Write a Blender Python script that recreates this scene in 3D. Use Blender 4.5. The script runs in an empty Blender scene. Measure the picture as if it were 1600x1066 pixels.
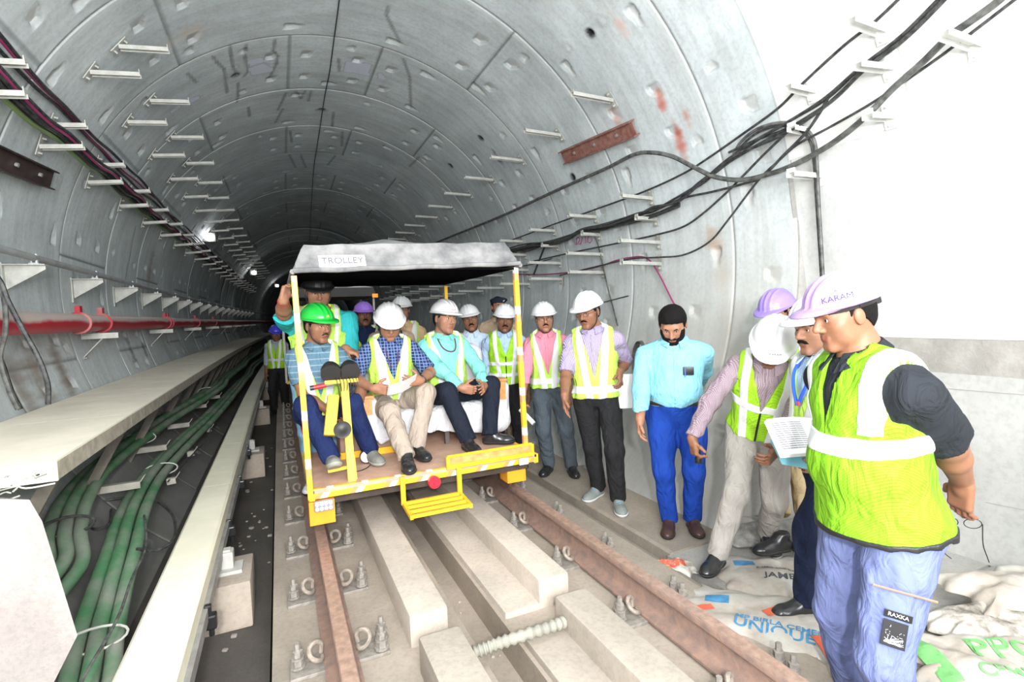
import bpy, bmesh, math, random, os
import numpy as np
from mathutils import Vector, Matrix
random.seed(7); np.random.seed(7)
PI = math.pi; R_ = math.radians
scn = bpy.context.scene; COL = scn.collection

# ------------------------------------------------------------ camera
FPX, YAW, PITCH, ROLL = 805.2, 0.424665, -0.053495, -0.039166
CAM = np.array([-0.9339, 0.0, 1.4087])
def _axes():
    cy, sy, cp, sp = math.cos(YAW), math.sin(YAW), math.cos(PITCH), math.sin(PITCH)
    f = np.array([sy*cp, cy*cp, sp]); r = np.array([cy, -sy, 0.]); u = np.cross(r, f)
    cr, sr = math.cos(ROLL), math.sin(ROLL)
    return cr*r+sr*u, -sr*r+cr*u, f
CR, CU, CF = _axes()
cd = bpy.data.cameras.new('camera'); cam = bpy.data.objects.new('camera', cd); COL.objects.link(cam)
cd.sensor_width = 36; cd.lens = FPX/1600*36; cd.clip_start = .05; cd.clip_end = 300
m = Matrix.Identity(4)
for i in range(3):
    m[i][0] = CR[i]; m[i][1] = CU[i]; m[i][2] = -CF[i]; m[i][3] = CAM[i]
cam.matrix_world = m; scn.camera = cam

# ------------------------------------------------------------ light and exposure
wd = bpy.data.worlds.new('world'); scn.world = wd; wd.use_nodes = True
wd.node_tree.nodes['Background'].inputs[0].default_value = (.86, .93, 1, 1)
wd.node_tree.nodes['Background'].inputs[1].default_value = 0.62
scn.view_settings.view_transform = 'Standard'; scn.view_settings.look = 'None'
scn.view_settings.exposure = -0.22; scn.view_settings.gamma = 1.0
def lamp(name, kind, loc, energy, color=(1, 1, 1), size=.1, target=None, **kw):
    l = bpy.data.lights.new(name, kind); l.energy = energy; l.color = color
    if kind == 'AREA': l.size = size
    else: l.shadow_soft_size = size
    for k, v in kw.items(): setattr(l, k, v)
    o = bpy.data.objects.new(name, l); COL.objects.link(o); o.location = loc
    if target is not None: o.rotation_euler = (Vector(target)-Vector(loc)).to_track_quat('-Z', 'Y').to_euler()
    return o
# the photographer's flash, just above the camera, and an area lamp added as fill for its bounce
lamp('camera_flash', 'POINT', (-1.05, -.6, 1.72), 450, (1, .985, .965), .06)
lamp('bounce_fill', 'AREA', (-.7, -2.0, 2.5), 600, (.96, .98, 1), 2.0, (0, 4, 2.2))
try:
    scn.cycles.use_denoising = True
    scn.cycles.sample_clamp_indirect = 6
    scn.cycles.max_bounces = 6
except Exception: pass

# ------------------------------------------------------------ from a point of the frame to a point of the place
def ray(px, py): return CF + CR*((px-800)/FPX) + CU*(-(py-533)/FPX)
def onz(px, py, z): d = ray(px, py); return CAM + d*((z-CAM[2])/d[2])
def ony(px, py, y): d = ray(px, py); return CAM + d*((y-CAM[1])/d[1])
def onx(px, py, x): d = ray(px, py); return CAM + d*((x-CAM[0])/d[0])
TR, TZ = 2.7958, 1.8205                       # tunnel radius and centre height above rail head
def bend(y): return .0013*max(0., y-7)**2     # the tunnel curves to the right beyond seven metres
def oncyl(px, py, rr=TR):
    d = ray(px, py); s = 0.
    for _ in range(12):
        cx = CAM[0]-s; a = d[0]**2+d[2]**2; b = 2*(cx*d[0]+(CAM[2]-TZ)*d[2]); c = cx**2+(CAM[2]-TZ)**2-rr*rr
        t = (-b+math.sqrt(max(0, b*b-4*a*c)))/2/a; s = .5*s+.5*bend(min(60, t*d[1]))
    return CAM+d*t

# ------------------------------------------------------------ materials
MATS = {}
def mat(name, col, rough=.6, metal=0., var=0., vscale=8., bump=0., bscale=40., col2=None, emit=0., spec=.5, sheen=0., coat=0.):
    if name in MATS: return MATS[name]
    M = bpy.data.materials.new(name); M.use_nodes = True; nt = M.node_tree; b = nt.nodes['Principled BSDF']
    b.inputs['Base Color'].default_value = (*col, 1); b.inputs['Roughness'].default_value = rough; b.inputs['Metallic'].default_value = metal
    b.inputs['Specular IOR Level'].default_value = spec
    if coat: b.inputs['Coat Weight'].default_value = coat; b.inputs['Coat Roughness'].default_value = .15
    if emit:
        b.inputs['Emission Color'].default_value = (*col, 1); b.inputs['Emission Strength'].default_value = emit
    if var or bump or col2:
        tc = nt.nodes.new('ShaderNodeTexCoord')
        if var or col2:
            n = nt.nodes.new('ShaderNodeTexNoise'); n.inputs['Scale'].default_value = vscale; n.inputs['Detail'].default_value = 6; n.inputs['Roughness'].default_value = .62
            nt.links.new(tc.outputs['Object'], n.inputs['Vector'])
            cr = nt.nodes.new('ShaderNodeValToRGB')
            if col2 is None: c1 = tuple(c*(1-var) for c in col); c2 = tuple(min(1, c*(1+var)) for c in col)
            else: c1, c2 = col2, col
            cr.color_ramp.elements[0].position = .36; cr.color_ramp.elements[0].color = (*c1, 1)
            cr.color_ramp.elements[1].position = .62; cr.color_ramp.elements[1].color = (*c2, 1)
            nt.links.new(n.outputs['Fac'], cr.inputs['Fac']); nt.links.new(cr.outputs['Color'], b.inputs['Base Color'])
        if bump:
            n2 = nt.nodes.new('ShaderNodeTexNoise'); n2.inputs['Scale'].default_value = bscale; n2.inputs['Detail'].default_value = 5
            nt.links.new(tc.outputs['Object'], n2.inputs['Vector'])
            bp = nt.nodes.new('ShaderNodeBump'); bp.inputs['Strength'].default_value = bump; bp.inputs['Distance'].default_value = .01
            nt.links.new(n2.outputs['Fac'], bp.inputs['Height']); nt.links.new(bp.outputs['Normal'], b.inputs['Normal'])
    MATS[name] = M; return M
def paint_mat(name, base, vscale=3., rough=.75, bump=.35, streak=False, marks=False):
    """concrete: layered noise over a base colour, with the stains, cracks, patches and painted shade carried by the attribute 'mark'"""
    M = bpy.data.materials.new(name); M.use_nodes = True; nt = M.node_tree; N = nt.nodes; L = nt.links; b = N['Principled BSDF']
    b.inputs['Roughness'].default_value = rough; b.inputs['Specular IOR Level'].default_value = .3
    tc = N.new('ShaderNodeTexCoord')
    def noise(s, d=6, vec=None, rg=.6):
        n = N.new('ShaderNodeTexNoise'); n.inputs['Scale'].default_value = s; n.inputs['Detail'].default_value = d; n.inputs['Roughness'].default_value = rg
        L.new(vec or tc.outputs['Object'], n.inputs['Vector']); return n.outputs['Fac']
    def ramp(f, p0, c0, p1, c1):
        r = N.new('ShaderNodeValToRGB'); r.color_ramp.elements[0].position = p0; r.color_ramp.elements[1].position = p1
        r.color_ramp.elements[0].color = (*c0, 1); r.color_ramp.elements[1].color = (*c1, 1); L.new(f, r.inputs['Fac']); return r.outputs['Color']
    def mul(a, bb, f=1.):
        mx = N.new('ShaderNodeMix'); mx.data_type = 'RGBA'; mx.blend_type = 'MULTIPLY'; mx.inputs[0].default_value = f
        L.new(a, mx.inputs[6]); L.new(bb, mx.inputs[7]); return mx.outputs[2]
    c = ramp(noise(vscale), .35, tuple(x*.80 for x in base), .62, base)
    c = mul(c, ramp(noise(vscale*.28), .38, (.78, .80, .80), .60, (1, 1, 1)))
    c = mul(c, ramp(noise(vscale*22, 3), .35, (.86, .86, .86), .55, (1, 1, 1)), .8)
    mp = N.new('ShaderNodeMapping'); mp.inputs['Scale'].default_value = (1.2, 7, .5) if streak else (1, 1, 1); L.new(tc.outputs['Object'], mp.inputs['Vector'])
    if streak: c = mul(c, ramp(noise(1.6, 5, mp.outputs['Vector']), .40, (.88, .875, .865), .56, (1, 1, 1)))
    if not marks: L.new(c, b.inputs['Base Color'])
    at = N.new('ShaderNodeAttribute'); at.attribute_name = 'mark'
    mx = N.new('ShaderNodeMix'); mx.data_type = 'RGBA'; L.new(at.outputs['Alpha'], mx.inputs[0]); L.new(c, mx.inputs[6]); L.new(at.outputs['Color'], mx.inputs[7])
    if marks: L.new(mx.outputs[2], b.inputs['Base Color'])
    bp = N.new('ShaderNodeBump'); bp.inputs['Strength'].default_value = bump; bp.inputs['Distance'].default_value = .008
    L.new(noise(vscale*9, 6), bp.inputs['Height']); L.new(bp.outputs['Normal'], b.inputs['Normal'])
    return M

# ------------------------------------------------------------ mesh helpers
class MB:
    def __init__(s): s.v = []; s.f = []; s.mi = []; s.k = 0
    def add(s, vs, fs):
        o = len(s.v); s.v += [tuple(float(c) for c in v) for v in vs]; s.f += [tuple(i+o for i in f) for f in fs]; s.mi += [s.k]*len(fs); return s
    def box(s, c, d, rot=None, bev=0.):
        x, y, z = d[0]/2, d[1]/2, d[2]/2
        if bev > 0:
            b = min(bev, x*.9, y*.9, z*.9); bm = bmesh.new(); bmesh.ops.create_cube(bm, size=1)
            for v in bm.verts: v.co = Vector((v.co.x*2*x, v.co.y*2*y, v.co.z*2*z))
            bmesh.ops.bevel(bm, geom=list(bm.edges), offset=b, segments=2, affect='EDGES', profile=.6)
            vs = [v.co.copy() for v in bm.verts]; fs = [tuple(q.index for q in f.verts) for f in bm.faces]; bm.free()
        else:
            vs = [Vector((i*x, j*y, k*z)) for i in (-1, 1) for j in (-1, 1) for k in (-1, 1)]
            fs = [(0, 1, 3, 2), (4, 6, 7, 5), (0, 4, 5, 1), (2, 3, 7, 6), (0, 2, 6, 4), (1, 5, 7, 3)]
        if rot is not None:
            Rm = rot if isinstance(rot, Matrix) else Matrix.Rotation(rot, 3, 'Z'); vs = [Rm @ v for v in vs]
        c = Vector(c); return s.add([v+c for v in vs], fs)
    def bar(s, a, b, w, h, up=(0, 0, 1), bev=0.):
        a, b = Vector(a), Vector(b); d = b-a; y = d.normalized(); u = Vector(up); x = y.cross(u)
        if x.length < 1e-4: x = y.cross(Vector((1, 0, 0)))
        x.normalize(); z = x.cross(y); Rm = Matrix((x, y, z)).transposed()
        return s.box((a+b)/2, (w, d.length, h), Rm, bev)
    def tube(s, pts, r, n=8, cap=True, flat=None):
        P = [Vector(p) for p in pts]; rs = r if hasattr(r, '__len__') else [r]*len(P)
        t0 = (P[1]-P[0]).normalized(); u = t0.orthogonal().normalized(); vs = []; fs = []
        for i, p in enumerate(P):
            t = ((P[min(i+1, len(P)-1)]-P[max(i-1, 0)])).normalized(); u = (u-t*u.dot(t)); u = u.normalized() if u.length > 1e-6 else t.orthogonal().normalized(); w = t.cross(u)
            for k in range(n):
                a = 2*PI*k/n; vs.append(p+(u*math.cos(a)+w*math.sin(a))*rs[i])
        for i in range(len(P)-1):
            for k in range(n): fs.append((i*n+k, i*n+(k+1) % n, (i+1)*n+(k+1) % n, (i+1)*n+k))
        if cap: fs.append(tuple(range(n-1, -1, -1))); fs.append(tuple((len(P)-1)*n+k for k in range(n)))
        return s.add(vs, fs)
    def cyl(s, a, b, r, n=16, r2=None): return s.tube([a, b], [r, r if r2 is None else r2], n)
    def lathe(s, prof, c, n=20, axis=(0, 0, 1)):
        q = Vector((0, 0, 1)).rotation_difference(Vector(axis)); c = Vector(c); vs = []; fs = []
        for r, z in prof:
            for k in range(n):
                a = 2*PI*k/n; vs.append(c+q @ Vector((r*math.cos(a), r*math.sin(a), z)))
        for i in range(len(prof)-1):
            for k in range(n): fs.append((i*n+k, i*n+(k+1) % n, (i+1)*n+(k+1) % n, (i+1)*n+k))
        fs.append(tuple(range(n-1, -1, -1))); fs.append(tuple((len(prof)-1)*n+k for k in range(n)))
        return s.add(vs, fs)
    def prism(s, prof, y0, y1):           # closed (x,z) outline swept along y
        n = len(prof); vs = [(x, y0, z) for x, z in prof]+[(x, y1, z) for x, z in prof]
        return s.add(vs, [tuple(range(n)), tuple(range(2*n-1, n-1, -1))]+[(i, n+i, n+(i+1) % n, (i+1) % n) for i in range(n)])
    def sweep(s, prof, ys, xo=bend, x=0, closed=True):   # (x,z) outline along the tunnel's line
        n = len(prof); vs = [(px+x+xo(y), y, pz) for y in ys for px, pz in prof]; m = n if closed else n-1
        fs = [(j*n+i, (j+1)*n+i, (j+1)*n+(i+1) % n, j*n+(i+1) % n) for j in range(len(ys)-1) for i in range(m)]
        if closed: fs += [tuple(range(n)), tuple((len(ys)-1)*n+i for i in range(n-1, -1, -1))]
        return s.add(vs, fs)
    def mesh(s, name, mats, smooth=False):
        me = bpy.data.meshes.new(name); me.from_pydata(s.v, [], s.f)
        for m_ in (mats if isinstance(mats, (list, tuple)) else [mats]): me.materials.append(m_)
        if len(set(s.mi)) > 1: me.polygons.foreach_set('material_index', s.mi)
        bm = bmesh.new(); bm.from_mesh(me); bmesh.ops.recalc_face_normals(bm, faces=bm.faces); bm.to_mesh(me); bm.free()
        if smooth:
            me.polygons.foreach_set('use_smooth', [True]*len(me.polygons))
            try: me.set_sharp_from_angle(angle=R_(38))
            except Exception: pass
        me.update(); return me
    def build(s, name, mats, parent=None, smooth=False): return link(name, s.mesh(name, mats, smooth), parent)
def link(name, data, parent=None, loc=None):
    o = bpy.data.objects.new(name, data); COL.objects.link(o)
    if parent is not None: o.parent = parent
    if loc is not None: o.location = loc
    return o
def tag(o, label=None, cat=None, group=None, kind=None):
    for k, v in (('label', label), ('category', cat), ('group', group), ('kind', kind)):
        if v: o[k] = v
    return o
def empty(name, loc=(0, 0, 0), label=None, cat=None, group=None, rz=0):
    o = bpy.data.objects.new(name, None); COL.objects.link(o); o.location = loc; o.rotation_euler.z = rz; o.empty_display_size = .1
    return tag(o, label, cat, group)
ORD = ['nearest', 'second nearest', 'third nearest', 'fourth nearest', 'fifth nearest', 'sixth nearest']
def nth(i, label, n=6): return (ORD[i]+' ' if i < n else 'farther ')+label
def copy_tree(o, parent=None):
    c = o.copy(); COL.objects.link(c); c.parent = parent
    for ch in [k for k in o.children]: copy_tree(ch, c)
    return c
def settle(root):
    """re-seat parts modelled in world coordinates under a thing's empty"""
    bpy.context.view_layer.update()
    inv = root.matrix_world.inverted()
    for ch in root.children:
        if ch.type in ('MESH', 'FONT', 'CURVE') and not ch.get('_loc'): ch.matrix_parent_inverse = inv
def spline(pts, n=10):
    P = [np.array(p, float) for p in pts]
    if len(P) < 3: return [tuple(p) for p in P]
    P = [2*P[0]-P[1]]+P+[2*P[-1]-P[-2]]; out = []
    for i in range(1, len(P)-2):
        for k in range(n):
            t = k/n; a, b, c, d = P[i-1:i+3]
            out.append(tuple(.5*(2*b+(c-a)*t+(2*a-5*b+4*c-d)*t*t+(-a+3*b-3*c+d)*t**3)))
    out.append(tuple(P[-2])); return out
def text(body, name, size, loc, rot, m_, parent=None, extrude=.0006, align='CENTER'):
    cu = bpy.data.curves.new(name, 'FONT'); cu.body = body; cu.size = size; cu.extrude = extrude; cu.align_x = align; cu.align_y = 'CENTER'
    cu.materials.append(m_); ob = bpy.data.objects.new(name, cu); COL.objects.link(ob)
    Rm = rot if isinstance(rot, Matrix) else Matrix.Identity(3)
    ob.matrix_world = Matrix.Translation(Vector(loc)) @ Rm.to_4x4()
    dg = bpy.context.evaluated_depsgraph_get(); me = bpy.data.meshes.new_from_object(ob.evaluated_get(dg)); mw = ob.matrix_world.copy()
    bpy.data.objects.remove(ob); me.transform(Matrix.Translation(Vector(loc)) @ Rm.to_4x4()); me.name = name
    return link(name, me, parent)
def frame(x, y): # columns x, y, z
    x = Vector(x).normalized(); y = Vector(y); y = (y-x*y.dot(x)).normalized(); z = x.cross(y); return Matrix((x, y, z)).transposed()
# ============================================================ TUNNEL LINING
Y0, RW = 4.8173, 1.4392                        # first ring joint in view, ring width
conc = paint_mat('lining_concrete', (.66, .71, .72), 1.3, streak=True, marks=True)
def th_of(p): return math.degrees(math.atan2(p[2]-TZ, p[0]-bend(p[1])))
def pk(px, py): p = oncyl(px, py); return (th_of(p) % 360, p[1])
RADA = [60, 127, 194, 352, 20]; RADB = [82.3, 103, 148, 173.4, 30, 346]
def seg_dist(T, Y, a, b):                       # arc metres
    k = TR*PI/180; ax, ay, bx, by = a[0]*k, a[1], b[0]*k, b[1]; dx, dy = bx-ax, by-ay
    t = np.clip(((T*k-ax)*dx+(Y-ay)*dy)/(dx*dx+dy*dy+1e-9), 0, 1); return np.hypot(T*k-ax-t*dx, Y-ay-t*dy)
def quad_in(T, Y, q):
    ins = np.ones(T.shape, bool); n = len(q); s = sum(q[i][0]*q[(i+1) % n][1]-q[(i+1) % n][0]*q[i][1] for i in range(n))
    for i in range(n):
        (ax, ay), (bx, by) = q[i], q[(i+1) % n]; c = (bx-ax)*(Y-ay)-(by-ay)*(T-ax); ins &= (c > 0) if s > 0 else (c < 0)
    return ins
CRACKS = [[(360, 72), (361, 88), (364, 104), (371, 118)], [(385, 70), (383, 90), (388, 112), (381, 120)], [(430, 62), (427, 80), (434, 88), (432, 100), (420, 124)],
          [(332, 88), (340, 98), (350, 108), (352, 122), (355, 145)], [(293, 115), (307, 129)], [(606, 10), (604, 24), (612, 40), (625, 66)], [(529, 92), (530, 112)],
          [(447, 145), (440, 160), (434, 172)], [(462, 143), (470, 154), (477, 142)], [(442, 170), (430, 192)], [(521, 175), (519, 198)], [(453, 205), (456, 222)], [(535, 206), (534, 228)],
          [(452, 242), (462, 262)], [(470, 243), (478, 262)], [(524, 243), (512, 258)], [(486, 142), (482, 158)], [(372, 130), (372, 150), (370, 160)], [(388, 168), (390, 182)],
          [(630, 92), (640, 120), (642, 170)], [(655, 245), (640, 260)], [(575, 350), (600, 372)], [(212, 355), (203, 400), (197, 430), (194, 458)], [(545, 352), (585, 378)]]
CRACKS = [[pk(*p) for p in c] for c in CRACKS]
PATCH = [[(385, 96), (410, 89), (413, 97), (391, 104)], [(387, 108), (412, 99), (427, 107), (425, 112), (394, 119)], [(540, 96), (580, 100), (577, 120), (536, 112)], [(590, 116), (595, 114), (607, 126), (591, 124)],
         [(265, 175), (281, 162), (285, 167), (268, 179)], [(292, 157), (310, 149), (313, 154), (296, 163)], [(402, 94), (430, 96), (424, 101), (412, 98)]]
PATCH = [[pk(*p) for p in c] for c in PATCH]
STAIN = [((1030, 150), .10, (.55, .16, .10), .8), ((1033, 165), .07, (.5, .14, .1), .7), ((1058, 205), .09, (.5, .13, .09), .85), ((1066, 232), .12, (.5, .13, .09), .8), ((1072, 180), .08, (.5, .2, .13), .7),
         ((966, 190), .12, (.62, .32, .22), .6), ((1110, 370), .13, (.45, .28, .18), .7), ((1122, 385), .12, (.5, .33, .24), .6), ((1128, 430), .2, (.50, .42, .34), .5), ((1140, 520), .3, (.5, .45, .38), .4), ((968, 38), .10, (.7, .4, .32), .5), ((290, 53), .2, (.6, .5, .42), .5),
         ((780, 250), .10, (.10, .09, .08), .8), ((770, 235), .05, (.1, .09, .08), .8), ((235, 415), .22, (.28, .19, .13), .5), ((232, 445), .22, (.26, .17, .12), .5), ((60, 590), .30, (.22, .17, .13), .7), ((40, 620), .3, (.2, .15, .11), .7), ((100, 590), .24, (.22, .17, .13), .6),
         ((95, 575), .2, (.2, .16, .13), .6), ((205, 548), .17, (.10, .09, .09), .75), ((225, 545), .13, (.10, .09, .09), .75), ((500, 172), .10, (.12, .12, .12), .6), ((1000, 640), .3, (.38, .34, .30), .5), ((1160, 640), .35, (.42, .37, .32), .5)]
STAIN = [(pk(*p), r, c, a) for p, r, c, a in STAIN]
POCK = []                                       # (theta, y, half-length along arc, half-width, kind)
for k in range(-2, 26):
    ya = Y0+k*RW; rr = random.Random(k+50)
    for j in range(-2, 15):
        th = 22.5*j+(0 if k % 2 else 11.25)
        for side in (0, 1):
            if rr.random() < .18: continue
            y = ya+(.20 if side == 0 else RW-.20); POCK.append((th+rr.uniform(-2, 2), y, .10, .055, rr.choice('abb')))
    for rad in (RADA if k % 2 == 0 else RADB):
        for sg in (-1, 1):
            for fy in (.30, .72): POCK.append((rad+sg*4.2, ya+RW*fy, .05*1.2, .075, 'c'))
HOLES = [pk(368, 118), pk(503, 171), pk(922, 52), pk(895, 277), pk(751, 216), pk(704, 259), (99, Y0+.4)]
RINGS = [pk(888, 73), pk(943, 31), pk(365, 105), pk(91, 281), pk(38, 250)]
def lining(name, t0, t1, ys, dth, kind):
    ts = np.linspace(t0, t1, int(abs(t1-t0)/dth)+1); T, Y = np.meshgrid(ts, ys, indexing='ij'); k = TR*PI/180
    D = np.zeros(T.shape); C = np.zeros(T.shape+(4,))
    def put(mask, col, a):
        w = np.clip(mask, 0, 1)*a; A = C[..., 3]; na = w+A*(1-w)
        for i in range(3): C[..., i] = np.where(na > 1e-4, (col[i]*w+C[..., i]*A*(1-w))/np.maximum(na, 1e-4), C[..., i])
        C[..., 3] = na
    ring = np.floor((Y-Y0)/RW).astype(int); fr = (Y-Y0)/RW-ring; d = np.minimum(fr, 1-fr)*RW
    D += .016*np.clip(1-d/.014, 0, 1); put(np.clip(1.25-d/.014, 0, 1), (.27, .27, .26), .55)
    put(np.clip(1.3-np.abs(fr*RW-.035)/.03, 0, 1)*(fr < .2), (.66, .67, .66), .28)
    rng = np.random.RandomState(3).uniform(-.005, .005, 200); D += rng[ring+20]
    for kk in range(int(ring.min()), int(ring.max())+1):
        mk = ring == kk
        for rad in (RADA if kk % 2 == 0 else RADB):
            dd = np.abs((T-rad+180) % 360-180)*k; dd = np.where(mk, dd, 9)
            if rad in (20, 346, 352, 30): continue
            D += .014*np.clip(1-dd/.013, 0, 1); put(np.clip(1.3-dd/.013, 0, 1), (.10, .10, .10), .9)
    tn = k
    for th, y, ha, hw, kd in POCK:
        if y < ys[0] or y > ys[-1] or y > 17: continue
        u = ((T-th+180) % 360-180)*k/ha; v = (Y-y)/hw
        if kd == 'a': f = np.clip(1.15-np.sqrt(u*u*2+v*v), 0, 1); f = np.where((u > -.15), np.clip(f*3, 0, 1), 0); dep = .02*np.clip(1-u, 0, 1)
        elif kd == 'b': f = ((u > -1) & (u < 1) & (np.abs(v) < .35+.65*(u+1)/2)).astype(float); dep = .035*np.clip((u+1)/2, 0, 1)
        else: f = ((np.abs(u) < 1) & (np.abs(v) < 1) & (v*.6 < u+.8)).astype(float); dep = .03*np.clip((v+1)/2, 0, 1)
        D += f*dep; put(f, (.60, .60, .58), .55)
    for th, y in HOLES:
        q = np.hypot(((T-th+180) % 360-180)*k, Y-y); D += .05*np.clip(1.4-q/.03, 0, 1); put(np.clip(2-q/.034, 0, 1), (.01, .01, .01), 1)
    for th, y in RINGS:
        q = np.hypot(((T-th+180) % 360-180)*k, Y-y); f = np.clip(1-np.abs(q-.05)/.018, 0, 1); D -= f*.006; put(f, (.4, .41, .4), .5)
    for c in CRACKS:
        for a, b in zip(c[:-1], c[1:]):
            q = seg_dist(T, Y, a, b); put(np.clip(1.6-q/.016, 0, 1), (.20, .205, .20), .75)
    for p in PATCH:
        put(quad_in(T, Y, p).astype(float), (.62, .63, .72), .9)
    for (th, y), r, col, a in STAIN:
        q = np.hypot(((T-th+180) % 360-180)*k*(.75), (Y-y)*1.6)/r
        n = .35*np.sin(T*.9+3*Y)+.3*np.sin(T*2.3-7*Y+1)+.2*np.sin(T*5.1+13*Y); put(np.clip(1.15-q+n*.5, 0, 1), col, a)
    put(np.clip((T-207)/10, 0, 1)*(T > 150)*(T < 300), (.13, .115, .10), .8)  # shade under the walkway, with some dirt, put into the lining's colour
    Tw = (T+180) % 360-180; put(np.clip((14-Tw)/30, 0, 1)*np.clip((6.5-Y)/2.5, 0, 1)*(Tw > -60), (.56, .51, .45), .55)
    put((Y < 2.765)*(Tw < 60)*1., (.80, .79, .77), .9)
    rr = TR+D; TT = np.radians(T)
    X = rr*np.cos(TT)+.0013*np.maximum(0, Y-7)**2; Z = TZ+rr*np.sin(TT)
    if name == 'wall_right':                   # nearer than the opening the wall is cast straight
        near = Y < 2.76; low = (T < 14) | (T > 300); X = np.where(near & low, 2.93, X)
    V = np.stack([X, Y, Z], -1).reshape(-1, 3); n1, n2 = T.shape; I = np.arange(n1*n2).reshape(n1, n2)
    Fq = np.stack([I[:-1, :-1], I[:-1, 1:], I[1:, 1:], I[1:, :-1]], -1).reshape(-1, 4)
    if name == 'wall_right':
        cy = Y[:-1, :-1].reshape(-1); ct = T[:-1, :-1].reshape(-1); Fq = Fq[~((cy < 2.745) & (ct < 14))]
    me = bpy.data.meshes.new(name); me.from_pydata(V.tolist(), [], Fq.tolist()); me.materials.append(conc)
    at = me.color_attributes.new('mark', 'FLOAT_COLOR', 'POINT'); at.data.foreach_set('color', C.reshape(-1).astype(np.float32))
    me.polygons.foreach_set('use_smooth', [True]*len(me.polygons)); tag(link(name, me), kind='structure')
def ygrid(a, b, st):
    ys = list(np.arange(a, b, st))
    for k in range(-5, 45):
        y = Y0+k*RW
        if a < y < b: ys = [q for q in ys if abs(q-y) > .02]+[y-.016, y-.007, y, y+.007, y+.016]
    return np.array(sorted(ys))
QF = 1.0
ys = np.concatenate([ygrid(-2.2, 2.4, .12), ygrid(2.4, 10.4, .02*QF), ygrid(10.4, 18, .04*QF), ygrid(18, 62, .4)])
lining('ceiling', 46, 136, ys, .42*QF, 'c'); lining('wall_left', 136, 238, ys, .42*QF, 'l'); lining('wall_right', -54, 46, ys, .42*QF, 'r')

# straight cast wall and return on the near right, with its band of bare concrete
plaster = paint_mat('white_plaster', (.80, .79, .77), 1.0, bump=.2)
band = mat('bare_band', (.35, .33, .305), .85, var=.14, vscale=6, bump=.4)
b = MB().box((3.03, .27, .34), (.2, 4.96, 1.16)); b.build('wall_right_panel', paint_mat('grey_plaster', (.52, .51, .49), 1.2, bump=.2))['kind'] = 'structure'
b = MB().box((3.035, .27, 1.03), (.2, 4.96, .22)); b.build('wall_right_band', band)['kind'] = 'structure'
b = MB().prism([(2.93, 1.14), (2.712, 2.50), (2.80, 2.55), (3.13, 1.14)], -2.2, 2.75); b.build('wall_right_upper', plaster)['kind'] = 'structure'
pf = [(2.93, -.45), (2.93, 1.14), (2.715, 2.49)]+[(TR*math.cos(R_(a)), TZ+TR*math.sin(R_(a))) for a in range(14, -56, -4)]
b = MB().prism(pf, 2.745, 2.79); b.build('wall_right_return', paint_mat('return_concrete', (.50, .48, .45), 1.5))['kind'] = 'structure'
for a_, b_ in ((((1425, 603)), (1600, 617)), ((1540, 785), (1600, 797))):     # hairline formwork joints
    p, q = onx(*a_, 2.928), onx(*b_, 2.928)
    MB().bar(p, q, .004, .003).build('trim_1', mat('crack_dark', (.35, .33, .3), .9))['kind'] = 'structure'

# ============================================================ TRACK BED
dusty = paint_mat('dusty_concrete', (.44, .37, .305), 2.2, bump=.45)
pale = paint_mat('pale_plinth_concrete', (.54, .47, .40), 2.0, bump=.4)
dark = paint_mat('dark_invert', (.10, .088, .078), 2.5, bump=.5)
gravel = paint_mat('drain_dirt', (.12, .095, .075), 7, bump=1.0)
YS = list(np.arange(-2.0, 6, 1.0))+list(np.arange(6, 62, 2.0))
def strip(name, prof, m_, ys=YS, closed=True, bev=None):
    o = MB().sweep(prof, ys, closed=closed).build(name, m_); o['kind'] = 'structure'; return o
strip('floor', [(-1.06, -.9), (-1.05, -.19), (-.15, -.19), (-.15, -.36), (.04, -.36), (.04, -.19), (1.17, -.19), (1.22, -.21), (1.22, -.9)], dusty)
strip('floor_invert', [(-2.8, -.9), (-2.8, -.28), (-1.07, -.33), (-1.06, -.9)], dark)
strip('floor_drain', [(1.22, -.9), (1.22, -.37), (1.38, -.37), (1.38, -.9)], gravel)
strip('floor_shoulder', [(1.37, -.9), (1.37, -.245), (1.40, -.235), (2.1, -.235), (2.1, -.9)], dusty, ys=[2.66]+[y for y in YS if y > 3])
MB().box((2.15, .3, -.5), (1.6, 4.72, .5)).build('floor_pit', paint_mat('slab_grey', (.42, .40, .37), 3))['kind'] = 'structure'
# tile-like cast slabs at the foot of the far wall
tm = paint_mat('floor_slab', (.46, .45, .42), 3)
for i in range(4):
    for j in range(2):
        c = (2.20+j*.52, 2.40-i*.5-.04*j, -.262); b = MB().box(c, (.50, .48, .05), bev=.006); b.build('floor_slab', tm)['kind'] = 'structure'
# plinths either side of the centre drain, broken by a cross channel
def blk(x0, x1, z0, z1, y0, y1, name):
    b = MB().box(((x0+x1)/2, (y0+y1)/2, (z0+z1)/2), (x1-x0, y1-y0, z1-z0), bev=.018); o = b.build(name, pale, smooth=True); o['kind'] = 'structure'; return o
n = 0
for y0, y1 in ((-1.2, 2.25), (2.42, 6.4), (6.57, 10.4), (10.57, 14.4)):
    n += 1; blk(-.44, -.245, -.4, -.03, y0, y1, 'trim_%d' % (2+n*4)); blk(.262, .45, -.4, -.03, y0, y1, 'trim_%d' % (3+n*4))
    blk(.06, .27, -.4, -.155, y0, y1-.01, 'trim_%d' % (4+n*4)); blk(-.25, -.17, -.4, -.20, y0, y1, 'trim_%d' % (5+n*4))
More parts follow.
